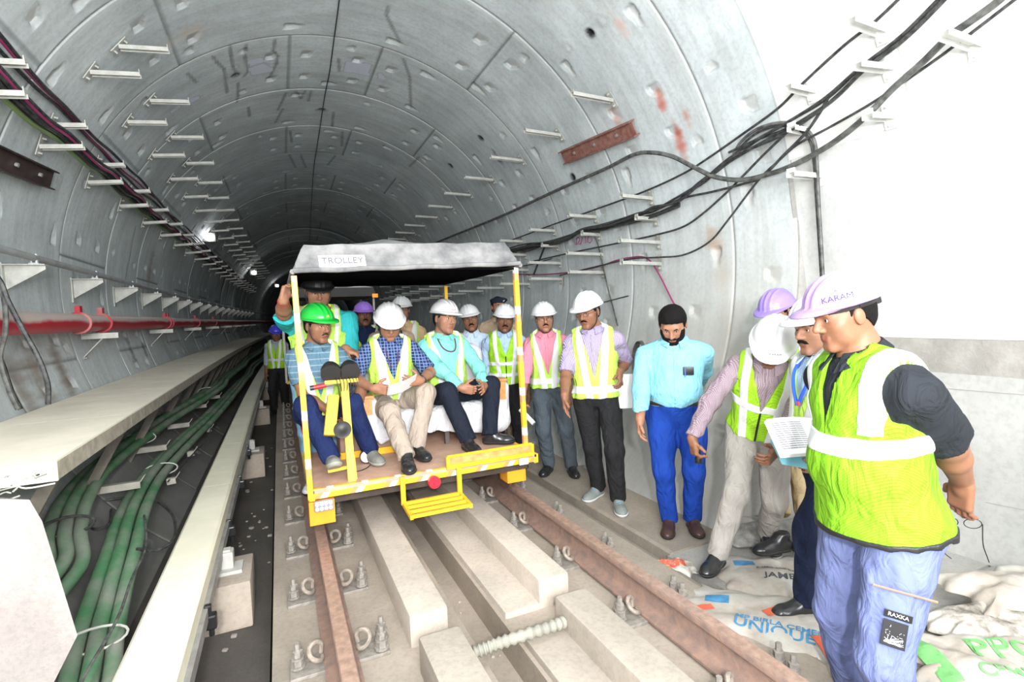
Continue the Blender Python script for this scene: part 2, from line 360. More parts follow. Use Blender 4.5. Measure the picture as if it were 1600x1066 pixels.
# corrugated drain pipe through the cross channel
pts = spline([onz(740, 1020, -.12), onz(790, 1002, -.10), onz(865, 978, -.10), onz(900, 965, -.14)], 26)
b = MB(); rs = [.026+.005*math.sin(i*1.5) for i in range(len(pts))]; b.tube(pts, rs, 14)
tag(b.build('corrugated_pipe', mat('pipe_dust', (.27, .26, .22), .8, var=.15, bump=.3), smooth=True), 'grey corrugated drain pipe crossing the gap between the concrete plinths', 'pipe')
pts = spline([onz(560, 1075, -.15), onz(630, 1062, -.15), onz(665, 1052, -.16)], 14); b = MB(); b.tube(pts, [.022+.005*math.sin(i*1.5) for i in range(len(pts))], 12)

# rails
rust = mat('rail_rust', (.30, .19, .145), .7, col2=(.20, .14, .12), vscale=18, bump=.25, bscale=60)
head = mat('rail_head', (.42, .28, .22), .45, metal=.35, var=.2, vscale=25)
RP = [(-.075, -.172), (.075, -.172), (.075, -.160), (.022, -.148), (.009, -.13), (.0085, -.055), (.018, -.043), (.036, -.036), (.037, -.012), (.033, -.003), (.022, 0), (-.022, 0), (-.033, -.003), (-.037, -.012), (-.036, -.036), (-.018, -.043), (-.0085, -.055), (-.009, -.13), (-.022, -.148), (-.075, -.160)]
ry = list(np.arange(-1.5, 50, .5))
for sx, lab in ((-.755, 'left running rail of rusty steel, under the driver side of the trolley'), (.755, 'right running rail of rusty steel, beside the standing men')):
    b = MB().sweep(RP, ry, x=sx); o = tag(b.build('rail', rust, smooth=True), lab, 'rail')
    hd = MB().sweep([(-.030, .0005), (-.030, -.004), (.030, -.004), (.030, .0005)], ry, x=sx); hd.build('running_surface', head, o)
# fasteners
steel = mat('dusty_steel', (.27, .245, .215), .65, metal=.2, var=.2, vscale=30, bump=.3)
clipm = mat('clip_steel', (.30, .25, .21), .6, metal=.2, var=.25, vscale=30)
def bolt(b, x, y, z=-.165, h=.075):
    b.lathe([(.034, 0), (.034, .010)], (x, y, z), 12); b.lathe([(.028, .010), (.028, .040)], (x, y, z), 6); b.lathe([(.030, .040), (.030, .047)], (x, y, z), 10); b.lathe([(.020, .047), (.023, .049), (.023, .075), (.014, .078), (.013, h+.035)], (x, y, z), 6)
def clip(sg):
    p = spline([(sg*.085, .035, -.150), (sg*.080, .038, -.115), (sg*.092, .034, -.095), (sg*.118, .022, -.090), (sg*.135, .0, -.103), (sg*.13, -.022, -.125), (sg*.105, -.034, -.142), (sg*.085, -.022, -.148), (sg*.08, 0, -.145)], 5)
    return MB().tube(p, .0115, 8)
FAST = empty('rail_fastener', (0, 0, 0), cat='rail fastener')
MB().box((0, 0, -.181), (.44, .15, .018), bev=.004).build('base_plate', steel, FAST)
for sg in (-1, 1):
    for yy in ((-.045, .035) if sg > 0 else (0.,)):
        b = MB(); bolt(b, sg*(.185+.012*(yy > 0)), yy); b.build('anchor_bolt', steel, FAST)
    clip(sg).build('spring_clip', clipm, FAST, smooth=True)
first = True
FAST_I = []
for side, ys0, x, gl, gr in ((-1, [2.50+.65*i for i in range(-1, 18)], -.755, 'steel fastener with bolts and clips on the left rail', 'left rail fasteners'),
                             (1, [2.12+.65*i for i in range(-1, 18)], .755, 'steel fastener with bolts and clips on the right rail', 'right rail fasteners')):
    for y in ys0:
        o = FAST if first else copy_tree(FAST); first = False; o.location = (x+bend(y), y, 0); k_ = ys0.index(y)-1; tag(o, nth(k_, gl) if k_ >= 0 else gl+', beneath the edge of view', 'rail fastener', gr)

# third rail with its cover board and supports
cover = mat('cover_board', (.80, .76, .60), .5, var=.06, vscale=3)
ys3 = [.6]+[1.5+1.5*i for i in range(22)]
t = empty('power_rail', (-1.44, .6, 0), 'live third rail under a long cream cover board, left of the track', 'power rail')
bs = MB()
for i, (a, c) in enumerate(zip(ys3[:-1], ys3[1:])):
    yy = list(np.linspace(a+.002, c-.002, 4)); b = MB().sweep([(-.105, .03), (-.105, .165), (-.09, .18), (.09, .18), (.105, .165), (.105, .09), (.095, .09), (.095, .165), (-.095, .165), (-.095, .03)], yy, x=-1.435)
    b.build('cover_board', cover, t, smooth=False)
b = MB().sweep([(-.06, .13), (.05, .13), (.055, .115), (.02, .10), (.015, .03), (.05, .02), (.055, 0), (-.06, 0), (-.055, .02), (-.02, .03), (-.02, .10), (-.06, .115)], [.6]+[y for y in YS if y > .6], x=-1.385); b.build('conductor', mat('conductor_steel', (.33, .32, .31), .5, metal=.5, var=.2), t)
b = MB().sweep([(.0, .09), (.022, .09), (.022, .03), (0, .03)], [.6]+[y for y in YS if y > .6], x=-1.33); b.build('side_rail', mat('conductor_steel', (.33, .32, .31)), t)
settle(t)
blackp = mat('black_plastic', (.012, .012, .013), .35)
for i, y in enumerate((1.2, 2.05, 2.75, 3.9, 5.0, 6.2)):
    b = MB().box((-1.30, y, .02), (.05, .05, .07), bev=.01).box((-1.31, y, .075), (.03, .03, .05), bev=.006).cyl((-1.30, y, -.01), (-1.30, y, -.05), .012, 8); tag(b.build('cable_clamp', blackp), 'small black plastic clamp on the side of the cream cover board', 'clamp', 'clamps on the power rail')
for i, y in enumerate((3.45, 6.6, 9.9, 13.0)):
    t = empty('rail_support', (-1.29+bend(y), y, -.32), 'concrete block with steel bracket carrying the power rail' + (', the nearest one' if i == 0 else ', farther down the tunnel'), 'rail support', 'power rail supports' if i else None)
    link('pedestal', MB().box((0, 0, .13), (.26, .40, .27), bev=.015).mesh('pedestal', dusty, True), t)
    link('bracket', MB().box((0, 0, .275), (.16, .14, .02)).box((.0, .02, .33), (.07, .09, .10), bev=.01).box((-.05, .02, .375), (.14, .05, .03)).mesh('bracket', mat('grey_bracket', (.42, .41, .38), .6, var=.1)), t)

c = bend(62); MB().box((c, 62.2, TZ), (8, .3, 8)).build('wall_end_cap', mat('end_dark', (.05, .05, .05), .9))['kind'] = 'structure'  # added dark cap, keeps the world light out of the open tunnel end
pts = [oncyl(x, y, TR-.015) for x, y in ((533, -40), (530, 0), (522, 60), (515, 112), (509, 141), (505, 165), (500, 199), (496, 225), (490, 265), (487, 310), (485, 345), (484, 378))]
tag(MB().tube(spline(pts, 4), .007, 5).build('crown_wire', mat('wire_dark', (.03, .03, .03), .7)), 'thin dark wire running along the crown of the vault', 'wire')
# ============================================================ CABLE ARMS
galv = mat('galvanised', (.48, .48, .44), .55, metal=.25, var=.12, vscale=14, bump=.1)
bmat = mat('black_cable', (.014, .015, .016), .5, col2=(.075, .075, .072), vscale=30)
def arm_mesh(L, wall_th, w=.05):
    """arm base at origin, reaching along +x; wall_th = wall angle, to lay the foot plate along the lining"""
    t = R_(wall_th); tx, tz = -math.sin(t), math.cos(t)
    a = MB().box((L/2, 0, 0), (L, w, .004)).box((L/2, -w/2, -.015), (L, .004, .034)).box((L/2, w/2, -.015), (L, .004, .034)).box((L-.004, 0, .012), (.006, w, .03))
    for i in (.3, .6): a.cyl((L*i, -w/2-.003, -.015), (L*i, -w/2-.001, -.015), .006, 8)
    f = MB().bar((-tx*.085, 0, -tz*.085), (tx*.085, 0, tz*.085), w+.02, .007, up=(math.cos(t), 0, math.sin(t)))
    f.cyl((tx*.06, 0, tz*.06), (tx*.06-math.cos(t)*.03, 0, tz*.06-math.sin(t)*.03), .009, 6).cyl((-tx*.06, 0, -tz*.06), (-tx*.06-math.cos(t)*.03, 0, -tz*.06-math.sin(t)*.03), .009, 6)
    return a, f
def arm_row(th, ys, L, side, label, group, r=TR-.02, rise=.1):
    x0, z0 = r*math.cos(R_(th)), TZ+r*math.sin(R_(th)); a, f = arm_mesh(L, th if side > 0 else 180-th)
    ma, mf = a.mesh('arm_bar', galv), f.mesh('foot_plate', galv); proto = None
    for i_, y in enumerate(ys):
        if proto is None:
            proto = empty('cable_bracket'); link('arm_bar', ma, proto); link('foot_plate', mf, proto); o = proto
        else: o = copy_tree(proto)
        o.location = (x0+bend(y), y, z0); o.rotation_euler = (0, -rise if side > 0 else -rise, 0 if side > 0 else PI)
        tag(o, nth(i_, label), 'cable bracket', group)
lys = [5.31+1.14*i for i in range(20)]
arm_row(136, [4.2]+lys, .35, 1, 'empty cable arm in the uppermost row on the left vault', 'uppermost left cable arms')
arm_row(142.5, lys, .34, 1, 'empty cable arm in the second row on the left vault', 'second row of left cable arms')
arm_row(153.5, [4.2]+lys, .23, 1, 'short arm in the upper row under the left wall cable bundle', 'upper arms under the left cable bundle')
arm_row(157.5, [4.25]+lys, .28, 1, 'long arm in the lower row under the left wall cable bundle', 'lower arms under the left cable bundle')
rys = [4.33+1.04*i for i in range(15)]
arm_row(37, rys, .46, -1, 'empty steel cable arm high on the right of the vault', 'high right cable arms', rise=.02)
arm_row(15.4, rys, .38, -1, 'steel arm in the top row of cable arms on the right wall', 'top row of right wall arms', rise=.02)
arm_row(10.9, rys, .25, -1, 'short steel arm in the row carrying tangled black cables on the right wall', 'short right wall arms', rise=.02)
arm_row(5.9, rys, .50, -1, 'long steel arm in the lower middle row on the right wall', 'lower middle right wall arms', rise=.02)
arm_row(1.3, rys, .50, -1, 'long steel arm in the bottom row on the right wall', 'bottom right wall arms', rise=.02)
pale_arm = mat('pale_arm', (.74, .75, .72), .5, var=.06)
for k, (wx, wy, fx, fy, lab) in enumerate(((1377, 46, 1328, 28, 'pale cable arm on the near white wall, highest and under a single thin cable'), (1388, 104, 1338, 98, 'pale cable arm on the near white wall holding the cable bundle'),
        (1525, 68, 1472, 48, 'pale cable arm on the near white wall at upper right under the thick hose'), (1268, 141, 1230, 132, 'small pale cable arm on the white wall with a wire end sticking up'),
        (1391, 180, 1355, 178, 'pale cable arm on the white wall beneath the crossing of the thick hose'), (1278, 273, 1235, 269, 'pale cable arm beside the hanging vertical cable'), (1262, 203, 1236, 197, 'small pale cable arm under the arched cable loop'))):
    P = oncyl(wx, wy, TR-.02); Q = ony(fx, fy, P[1]-.02); t = empty('wall_bracket', tuple(P), lab, 'cable bracket'); Lh = float(np.linalg.norm(Q-P)); th = math.degrees(math.atan2(P[2]-TZ, P[0]))
    a, f = arm_mesh(Lh, 180-th, .06); d = Vector(Q-P); link('arm_bar', a.mesh('arm_bar', pale_arm), t); link('foot_plate', f.mesh('foot_plate', pale_arm), t)
    t.rotation_euler = (0, 0, math.atan2(d.y, d.x)); t.rotation_euler.y = -math.atan2(d.z, math.hypot(d.x, d.y))

# ============================================================ CABLES ON THE WALLS
def cable(name, pts, r, m_, label, group=None, cat='cable', n=7, parent=None):
    o = MB().tube(pts, r, n).build(name, m_, parent, smooth=True)
    return tag(o, label, cat, group)
pink = mat('magenta_cable', (.32, .03, .13), .45); greenc = mat('olive_cable', (.20, .30, .12), .5)
for i in range(11):
    dx, dz = (i % 4)*.040-.06, (i//4)*.026; ph = i*1.7; pts = []
    for y in np.arange(2.2, 26, .38):
        low = i < 8; bx, bz = (-2.41, 2.955) if low else (-2.37, 3.13)
        sag = .018*math.sin((y-5.31)/1.14*PI)**2
        pts.append((bx+dx+.018*math.sin(y*1.3+ph)+bend(y), y, bz+dz-(sag*2 if low else sag)+.008*math.sin(y*2.1+ph)+.05*max(0, 4.6-y)))
    m_ = pink if i in (3, 9) else greenc if i == 0 else bmat
    cable('cable', spline(pts, 3), .010 if i in (3, 9) else .014 if i % 3 else .019, m_, {3: 'magenta cable low in the left wall bundle', 9: 'magenta cable on the upper arms of the left wall', 0: 'olive green cable at the outer edge of the left wall bundle'}.get(i, 'black cable in the bundle along the upper left wall'), None if i in (0, 3, 9) else 'black cables of the left bundle')
z6 = lambda x, y: (780+x*.5125, y*.5125)
z9 = lambda x, y: (700+x*.2625, 320+y*.2625)
def wallc(pts, r, label, m_=bmat, off=.10, z=z6, group=None, jit=0):
    P = [oncyl(*z(*p), TR-off-(.0 if i % 2 else jit)) for i, p in enumerate(pts)]
    return cable('cable', spline(P, 6), r, m_, label, group)
hose = mat('grey_hose', (.04, .042, .04), .55, col2=(.15, .15, .14), vscale=16)
wallc([(1330, -110), (1215, 0), (1140, 70), (1050, 140), (930, 250), (850, 330), (740, 410), (640, 480), (560, 530), (440, 585), (290, 640), (150, 690), (30, 735), (-90, 775)], .010, 'thin black cable running uppermost along the right wall')
for k, (dx, dy) in enumerate(((0, 0), (8, 6), (-7, 4), (3, 13))):
    wallc([(1460+dx, -120), (1340+dx, 0+dy), (1230+dx, 108+dy), (1110+dx, 200+dy), (1000+dx*2, 300+dy), (880+dx*2, 372+dy*2), (780+dx*2, 432+dy), (700+dx, 495-dy), (620-dx, 555), (540+dx, 603+dy), (470, 645-dy), (420, 655+dx*.5), (330, 680+dy*.7), (250, 703-dx*.4), (180, 735+dy*.5), (60, 755+dx), (-60, 790+dy)], .011+.002*(k % 2), ['uppermost', 'second', 'third', 'lowest'][[0, 2, 1, 3].index(k)]+' black cable in the diagonal bundle across the white wall', off=.10+.02*k, group='cables of the diagonal bundle')
wallc([(1660, -130), (1530, -5), (1440, 62), (1370, 112), (1290, 190), (1200, 270), (1110, 362), (1010, 440), (900, 502), (820, 532), (740, 549), (660, 540), (590, 508), (530, 478), (470, 466), (410, 472), (330, 512), (230, 556), (120, 606), (0, 662), (-180, 735), (-330, 800)], .020, 'thick grey hose sweeping in an S across the right wall', hose, off=.16)
wallc([(1650, -60), (1570, 0), (1440, 100), (1340, 175), (1240, 245), (1130, 318), (1000, 392), (910, 440), (850, 492), (790, 550), (700, 668), (640, 738), (560, 778), (480, 785), (400, 790), (300, 812), (185, 840)], .009, 'thin black cable crossing below the thick hose and sagging to the bottom arms', off=.12)
wallc([(905, 378), (860, 420), (800, 478), (740, 540), (690, 590), (620, 652), (560, 692), (480, 716), (360, 742), (200, 775), (90, 800)], .010, 'black cable dropping from the loop arm to the lower middle arms', off=.10)
wallc([(715, 470), (740, 430), (790, 392), (860, 374), (925, 388), (958, 425), (968, 490), (973, 600), (980, 720), (986, 830), (990, 900)], .013, 'arched black cable hanging straight down the white wall', hose, off=.08)
wallc([(722, 474), (748, 436), (796, 400), (858, 384), (915, 396), (948, 432), (960, 500), (966, 600), (974, 720), (981, 830), (985, 900)], .010, 'second black cable beside the arched one hanging down the white wall', bmat, off=.07)
wallc([(1010, 285), (970, 355), (930, 410), (870, 470), (800, 540), (740, 562), (650, 585), (560, 605), (480, 640)], .011, 'black cable branching off the bundle to the short arms', off=.13)
wallc([(700, 465), (780, 428), (860, 400), (900, 375)], .010, 'short black cable under the arched loop', off=.09)
wallc([(400, 415), (620, 412), (850, 380), (1000, 332), (1080, 315), (1160, 310), (1210, 342), (1260, 420), (1330, 560), (1372, 640)], .008, 'magenta cable drooping off the bottom arms on the right wall', pink, off=.06, z=z9)
wallc([(800, 150), (850, 158), (885, 215), (908, 300), (930, 400), (958, 520), (990, 640), (1010, 720)], .009, 'thin grey hose hanging behind the man in the striped shirt', hose, off=.06, z=z9)
for k in range(5):
    a = [(1380, -10+k*5), (1240, 50+k*4), (1130, 80+k*5), (1000, 102+k*7), (880, 140+k*5), (790, 158+k*2), (700, 188+k*7), (620, 212+k*2), (560, 224+k*5), (470, 240+k*9), (400, 285-k*3)]
    wallc(a, .009, 'tangled black cable strung loosely along the short arms of the right wall', off=.07+.015*k, z=z9, group='tangled cables on the right wall')
wallc([(620, 320), (500, 355), (400, 372), (250, 405)], .008, 'thin black cable on the lower arms behind the trolley roof', off=.2, z=z9)
P = oncyl(*z9(575, 250), TR-.1); Q = oncyl(*z9(510, 415), TR-.1); tag(MB().bar(P, Q, .04, .006, up=(1, 0, 0)).build('strap', blackp), 'short black strap hanging between two arms on the right wall', 'strap')
P, Q = oncyl(*z9(880, 592), TR-.03), oncyl(*z9(1075, 543), TR-.35); tag(MB().cyl(P, Q, .008, 8).build('steel_rod', mat('rod', (.12, .11, .1), .6)), 'thin dark steel rod sticking out of the right wall above the striped shirt man', 'rod')
# coil of black cable hung on the wall
t = empty('cable_coil', tuple(oncyl(1003, 560, TR-.14)), 'coil of black cable hung on the wall behind the man in the light blue shirt', 'cable coil'); c = Vector(t.location)
b = MB()
for k in range(7):
    rx = .16+.009*k; pts = [(-.02*k*.3+.05*math.cos(a), rx*math.cos(a)*.8, rx*math.sin(a)*1.1-.01*k) for a in np.linspace(0, 2*PI, 28)]; b.tube(pts, .009, 6)
link('winding', b.mesh('winding', hose, True), t)
# painted chainage mark on the lining
mk = mat('purple_paint', (.33, .06, .19), .7)
for st in ([(770, 190), (762, 240)], [(762, 205), (778, 192), (785, 212), (765, 238), (785, 232)], [(800, 195), (790, 238)], [(818, 185), (820, 228)], [(835, 190), (830, 222), (845, 228), (856, 215), (853, 185), (836, 188)]):
    P = [oncyl(*z9(*p), TR-.004) for p in st]; tag(MB().tube(P, .006, 5).build('chainage_stroke', mk), 'stroke of the purple hand painted 2/10 mark on the right wall', 'painted mark', 'strokes of the painted mark')

# steel sections bolted to the lining
redox = mat('red_oxide', (.20, .075, .055), .75, col2=(.30, .16, .13), vscale=14, bump=.3)
def isect(name, A, B, label, m_):
    t = empty(name, tuple((A+B)/2), label, 'steel beam'); th = math.atan2(t.location.z-TZ, t.location.x); up = (math.cos(th), 0, math.sin(th)); u = Vector(up); d = Vector(B-A).normalized(); w = d.cross(u).normalized()
    a, b_ = Vector(A), Vector(B)
    MB().bar(a, b_, .14, .012, up=up).build('web', m_, t)
    for s in (-1, 1): MB().bar(a+w*.072*s-u*.0, b_+w*.072*s, .012, .085, up=up).build('flange', m_, t)
    b = MB()
    for f in (.2, .5, .8): q = a.lerp(b_, f); b.cyl(q-u*.01, q-u*.03, .016, 6)
    b.build('bolt', mat('bolt_grey', (.35, .34, .32), .5, metal=.4), t); settle(t)
isect('steel_beam', oncyl(880, 246, TR-.06), oncyl(991, 200, TR-.06), 'rusty red steel beam stub bolted high on the right of the vault', redox)
isect('steel_beam', oncyl(-60, 222, TR-.06), oncyl(80, 281, TR-.06), 'dark brown steel beam bolted to the near left wall', mat('dark_brown_steel', (.045, .028, .028), .55, var=.3, vscale=14))

# ============================================================ LEFT WALL SERVICES
def dustpaint(name, base, dust):
    M = bpy.data.materials.new(name); M.use_nodes = True; nt = M.node_tree; b = nt.nodes['Principled BSDF']; b.inputs['Roughness'].default_value = .45
    g = nt.nodes.new('ShaderNodeNewGeometry'); sx = nt.nodes.new('ShaderNodeSeparateXYZ'); nt.links.new(g.outputs['Normal'], sx.inputs[0])
    tc = nt.nodes.new('ShaderNodeTexCoord'); n = nt.nodes.new('ShaderNodeTexNoise'); n.inputs['Scale'].default_value = 2.2; n.inputs['Detail'].default_value = 6; nt.links.new(tc.outputs['Object'], n.inputs[0])
    ad = nt.nodes.new('ShaderNodeMath'); ad.operation = 'MULTIPLY_ADD'; ad.inputs[1].default_value = 1.1; nt.links.new(n.outputs['Fac'], ad.inputs[0]); nt.links.new(sx.outputs['Z'], ad.inputs[2])
    cr = nt.nodes.new('ShaderNodeValToRGB'); cr.color_ramp.elements[0].position = .62; cr.color_ramp.elements[1].position = .95; cr.color_ramp.elements[0].color = (*base, 1); cr.color_ramp.elements[1].color = (*dust, 1)
    nt.links.new(ad.outputs[0], cr.inputs[0]); nt.links.new(cr.outputs[0], b.inputs['Base Color']); return M
redp = dustpaint('red_pipe_dusty', (.40, .02, .035), (.52, .42, .38))
YW = [1.0, 2, 3, 4, 5, 5.6, 6]+list(np.arange(7, 45, 1.2))
t = empty('fire_main', (-2.56, 6, 1.46), 'dusty red water main running along the left wall above the walkway', 'pipe')
MB().tube([(-2.575+bend(y), y, 1.475) for y in YW], .083, 20).build('pipe', redp, t, smooth=True)
for y in (5.9, 6.55, 9.75, 9.95, 12.8, 15.6): MB().cyl((-2.575+bend(y), y-.03, 1.475), (-2.575+bend(y), y+.03, 1.475), .10, 20).box((-2.575+bend(y), y, 1.60), (.04, .07, .06)).build('coupling', redp, t, smooth=True)
settle(t)
for i, y in enumerate([6.45+2.95*i for i in range(8)]+[3.4]):
    t = empty('pipe_bracket', (-2.70+bend(y), y, 1.38), nth(i, 'pale steel bracket under the red water main on the left wall') if i < 8 else 'pale bracket under the red water main at the left edge', 'bracket', 'brackets under the red pipe')
    link('shelf', MB().box((.14, 0, -.01), (.30, .10, .006)).box((.14, -.05, -.035), (.30, .006, .055)).mesh('shelf', galv), t)
    link('strut', MB().bar((-.01, 0, -.24), (.16, 0, -.05), .05, .008, up=(0, 0, 1)).box((-.03, 0, -.25), (.10, .08, .008)).mesh('strut', galv), t)
cond = mat('conduit_grey', (.30, .31, .31), .5, var=.15)
o = MB().tube([(-2.60+bend(y), y, 1.975) for y in YW], .026, 12).build('conduit', cond, smooth=True); tag(o, 'long grey conduit running along the left wall above the triangular brackets', 'conduit')
for i, y in enumerate([3.7+1.44*i for i in range(18)]):
    t = empty('conduit_bracket', (-2.78+bend(y), y, 1.86), nth(i, 'triangular steel bracket with a clamp holding the grey conduit'), 'bracket', 'triangular brackets on the left wall')
    pf = [(-.01, .06), (.24, .06), (.24, .03), (-.01, -.13)]
    link('gusset', MB().prism(pf, -.012, .0).prism([(-.02, .066), (.25, .066), (.25, .058), (-.02, .058)], -.06, .02).prism([(-.015, .08), (-.003, .08), (-.003, -.17), (-.015, -.17)], -.05, .05).mesh('gusset', galv), t)
    link('clamp', MB().box((.195, -.02, .10), (.012, .03, .09)).box((.165, -.02, .10), (.012, .03, .09)).box((.18, -.02, .072), (.06, .045, .008)).mesh('clamp', mat('clamp_white', (.6, .62, .62), .4, metal=.4)), t)
# lining lamps
glow = mat('lamp_glow', (1, 1, 1), .5, emit=28)
for i, (px, py, ly) in enumerate(((328, 372, 13.2), (397, 427, 23), (433, 447, 34), (449, 456, 46))):
    P = ony(px, py, ly); t = empty('flood_lamp', tuple(P), ['nearest white flood lamp on the left wall above the arms', 'second white flood lamp down the left wall', 'third and fainter lamp down the left wall', 'farthest lamp, a point near the dark end'][i], 'lamp')
    link('housing', MB().box((-.02, .09, .02), (.26, .16, .20), bev=.02).bar((-.02, .1, .1), (-.2, .1, .25), .03, .03).mesh('housing', galv, True), t)
    link('lens', MB().lathe([(.0, -.002), (.075, 0), (.07, .02), (.04, .03), (.0, .036)], (0, .0, .02), 20, (0, -1, 0)).mesh('lens', glow, True), t)
    lamp('flood_light', 'SPOT', (P[0]+.05, P[1]-.12, P[2]-.02), 12, (.93, .97, 1), .1, (P[0]+.8, P[1]-3.0, P[2]-1.2), spot_size=R_(150), spot_blend=.6)

# walkway on the left
board = mat('walkway_board', (.82, .77, .64), .7, var=.07, vscale=2.2, bump=.12)
edge = mat('walkway_edge', (.36, .325, .27), .75, var=.2, vscale=14)
ws = [2.90]+[4.2+1.25*i for i in range(24)]
for i, (a, c) in enumerate(zip(ws[:-1], ws[1:])):
    t = empty('walkway_board', (-2.25+bend(a), a, .80), 'cream walkway board on the left wall, the nearest with its end facing the track' if i == 0 else nth(i, 'cream walkway board along the left wall'), 'walkway board', None if i == 0 else 'walkway boards')
    yy = [a+.0015, (a+c)/2, c-.0015]
    MB().sweep([(-2.59, .80), (-1.87, .80), (-1.87, .835), (-2.60, .835)], yy).build('board', board, t)
    MB().sweep([(-1.885, .745), (-1.868, .745), (-1.868, .826), (-1.885, .826)], yy).sweep([(-2.6, .79), (-1.90, .79), (-1.90, .80), (-2.6, .80)], yy).build('edge_strip', edge, t)
    if i == 0: MB().box((-2.24, 2.895, .79), (.76, .012, .085)).build('end_plate', board, t); MB().cyl((-1.93, 2.90, .785), (-1.93, 2.885, .785), .011, 10).build('bolt_hole', blackp, t)
    settle(t)
dkst = mat('dull_support_steel', (.17, .15, .125), .7, var=.2, bump=.2)
for i in range(14):
    y = 3.3+1.25*i; x = bend(y)
    t = empty('walkway_support', (-2.2+x, y, .3), nth(i, 'dull steel frame under the cream walkway boards'), 'support', 'walkway supports')
    MB().bar((-2.55+x, y, .76), (-1.95+x, y, .76), .05, .05).build('crossbar', dkst, t); MB().bar((-1.98+x, y, .74), (-2.42+x, y, -.1), .06, .04, up=(0, 1, 0)).build('diagonal', dkst, t); settle(t)
# racks and green power cables in the trough
gcab = mat('green_cable', (.075, .22, .10), .6, col2=(.27, .29, .24), vscale=3.5, bump=.15)
z3 = lambda x, y: (x*.437, 600+y*.437)
def trough(pix, zs, n, r, off, lab, grp):
    C = [onz(*z3(*p), z) for p, z in zip(pix, zs)]
    e = C[-1]
    for y in np.arange(e[1]+1.2, 34, 1.6): C.append(np.array([e[0]+bend(y)-bend(e[1])+.04*math.sin(y), y, e[2]+.01*math.sin(y*2)]))
    C = [np.array(c) for c in C]
    for k in range(n):
        pts = []
        for i, c in enumerate(C):
            d = C[min(i+1, len(C)-1)]-C[max(i-1, 0)]; d = d/np.linalg.norm(d); s = np.array([d[1], -d[0], 0]); s /= np.linalg.norm(s)
            pts.append(c+s*((k-(n-1)/2)*off*(1+.05*math.sin(i*1.3+k)))+np.array([0, 0, .012*math.sin(i*.9+k*2)+(.02 if k == 1 else 0)]))
        cable('power_cable', spline(pts, 8), r, gcab, ['leftmost', 'middle', 'rightmost'][2-k if False else k]+' of the three '+lab, grp, 'cable', 14)
trough([(150, 760), (235, 640), (232, 540), (262, 430), (325, 335), (410, 258), (500, 190), (600, 120), (700, 60), (780, 8)], [.0, .10, .2, .27, .31, .33, .35, .37, .38, .38], 3, .036, .074, 'thick green power cables nearer the walkway', 'green cables nearer the walkway')
trough([(250, 1400), (320, 1080), (352, 900), (392, 740), (432, 600), (474, 460), (535, 345), (604, 262), (680, 185), (760, 108), (845, 15)], [-.2, -.12, -.06, 0, .06, .10, .12, .13, .13, .13, .13], 3, .036, .074, 'thick green power cables nearer the cream cover board', 'green cables nearer the cover board')
racks = [((160, 405), (512, 338)), ((440, 250), (610, 203)), ((590, 155), (685, 130)), ((690, 80), (742, 68)), ((740, 48), (790, 36)), ((590, 350), (636, 325)), ((665, 250), (700, 232)), ((735, 165), (760, 150))]
for i, (a, c) in enumerate(racks):
    zz_ = .27 if i < 5 else .085; P = onz(*z3(*a), zz_); Q = onz(*z3(*c), zz_); Q[1] = P[1] = (P[1]+Q[1])/2
    b = MB().bar(P, Q, .05, .006).bar(P-np.array([0, .025, .025]), Q-np.array([0, .025, .02]), .005, .05).bar(Q, Q+np.array([.03, 0, .045]), .04, .006); tag(b.build('cable_rack', mat('rack_steel', (.36, .34, .29), .6, var=.2)), nth(i if i < 5 else i-5, 'dusty rack arm under the green cables '+('by the walkway' if i < 5 else 'by the cover board')), 'cable rack', 'racks under the green cables')
P0 = onz(*z3(480, 185), .23); tie = mat('tie_wire', (.5, .5, .46), .5)
for i, (q, z) in enumerate((((500, 190), .35), ((575, 300), .14), ((335, 905), .0), ((240, 500), .27), ((740, 22), .39))):
    c = onz(*z3(*q), z); pts = [(c[0]+.125*math.cos(a), c[1]+.02*math.cos(a), c[2]-.015+.055*math.sin(a)) for a in np.linspace(0, 2*PI, 20)]
    cable('tie', pts, .006 if i != 3 else .009, tie if i != 3 else bmat, 'binding tied round the green power cables', 'ties round the green cables', 'cable tie')
wires = [[(120, 1400), (300, 1050), (420, 840), (470, 700), (520, 590), (520, 500), (515, 470)], [(180, 510), (230, 495), (300, 500), (340, 520), (390, 500), (398, 450)], [(270, 480), (340, 430), (440, 408), (540, 412), (610, 460), (628, 520), (610, 570), (550, 597), (490, 590)], [(600, 350), (700, 240), (745, 190), (760, 140), (800, 90)], [(245, 600), (250, 540), (262, 500)]]
for i, w in enumerate(wires): cable('wire', spline([onz(*z3(*p), .14-.02*i) for p in w], 6), .009 if i in (1, 2) else .0065, bmat if i != 0 else hose, ['thin grey wire snaking over the green cables', 'black wire hooked round the green cables', 'black wire in a wide loop across the trough', 'thin wire along the farther green cables', 'short black wire end between the green cables'][i], None, 'wire')
# hanging cables over the nearest walkway board
for i, w in enumerate(([(-30, 400), (0, 440), (12, 470), (38, 520), (60, 560), (74, 600), (75, 632)], [(0, 440), (8, 480), (8, 520), (0, 560), (14, 610), (28, 640)], [(-10, 540), (4, 570), (18, 612), (32, 640)])):
    cable('hanging_cable', spline([ony(*p, 4.0+.2*i) for p in w], 6), .015, [bmat, hose, bmat][i], ['black cable hanging in front of the red pipe, rightmost at lower left', 'grey hose hanging in front of the red pipe at the left edge', 'black cable hanging beneath the red pipe at the left edge'][i])
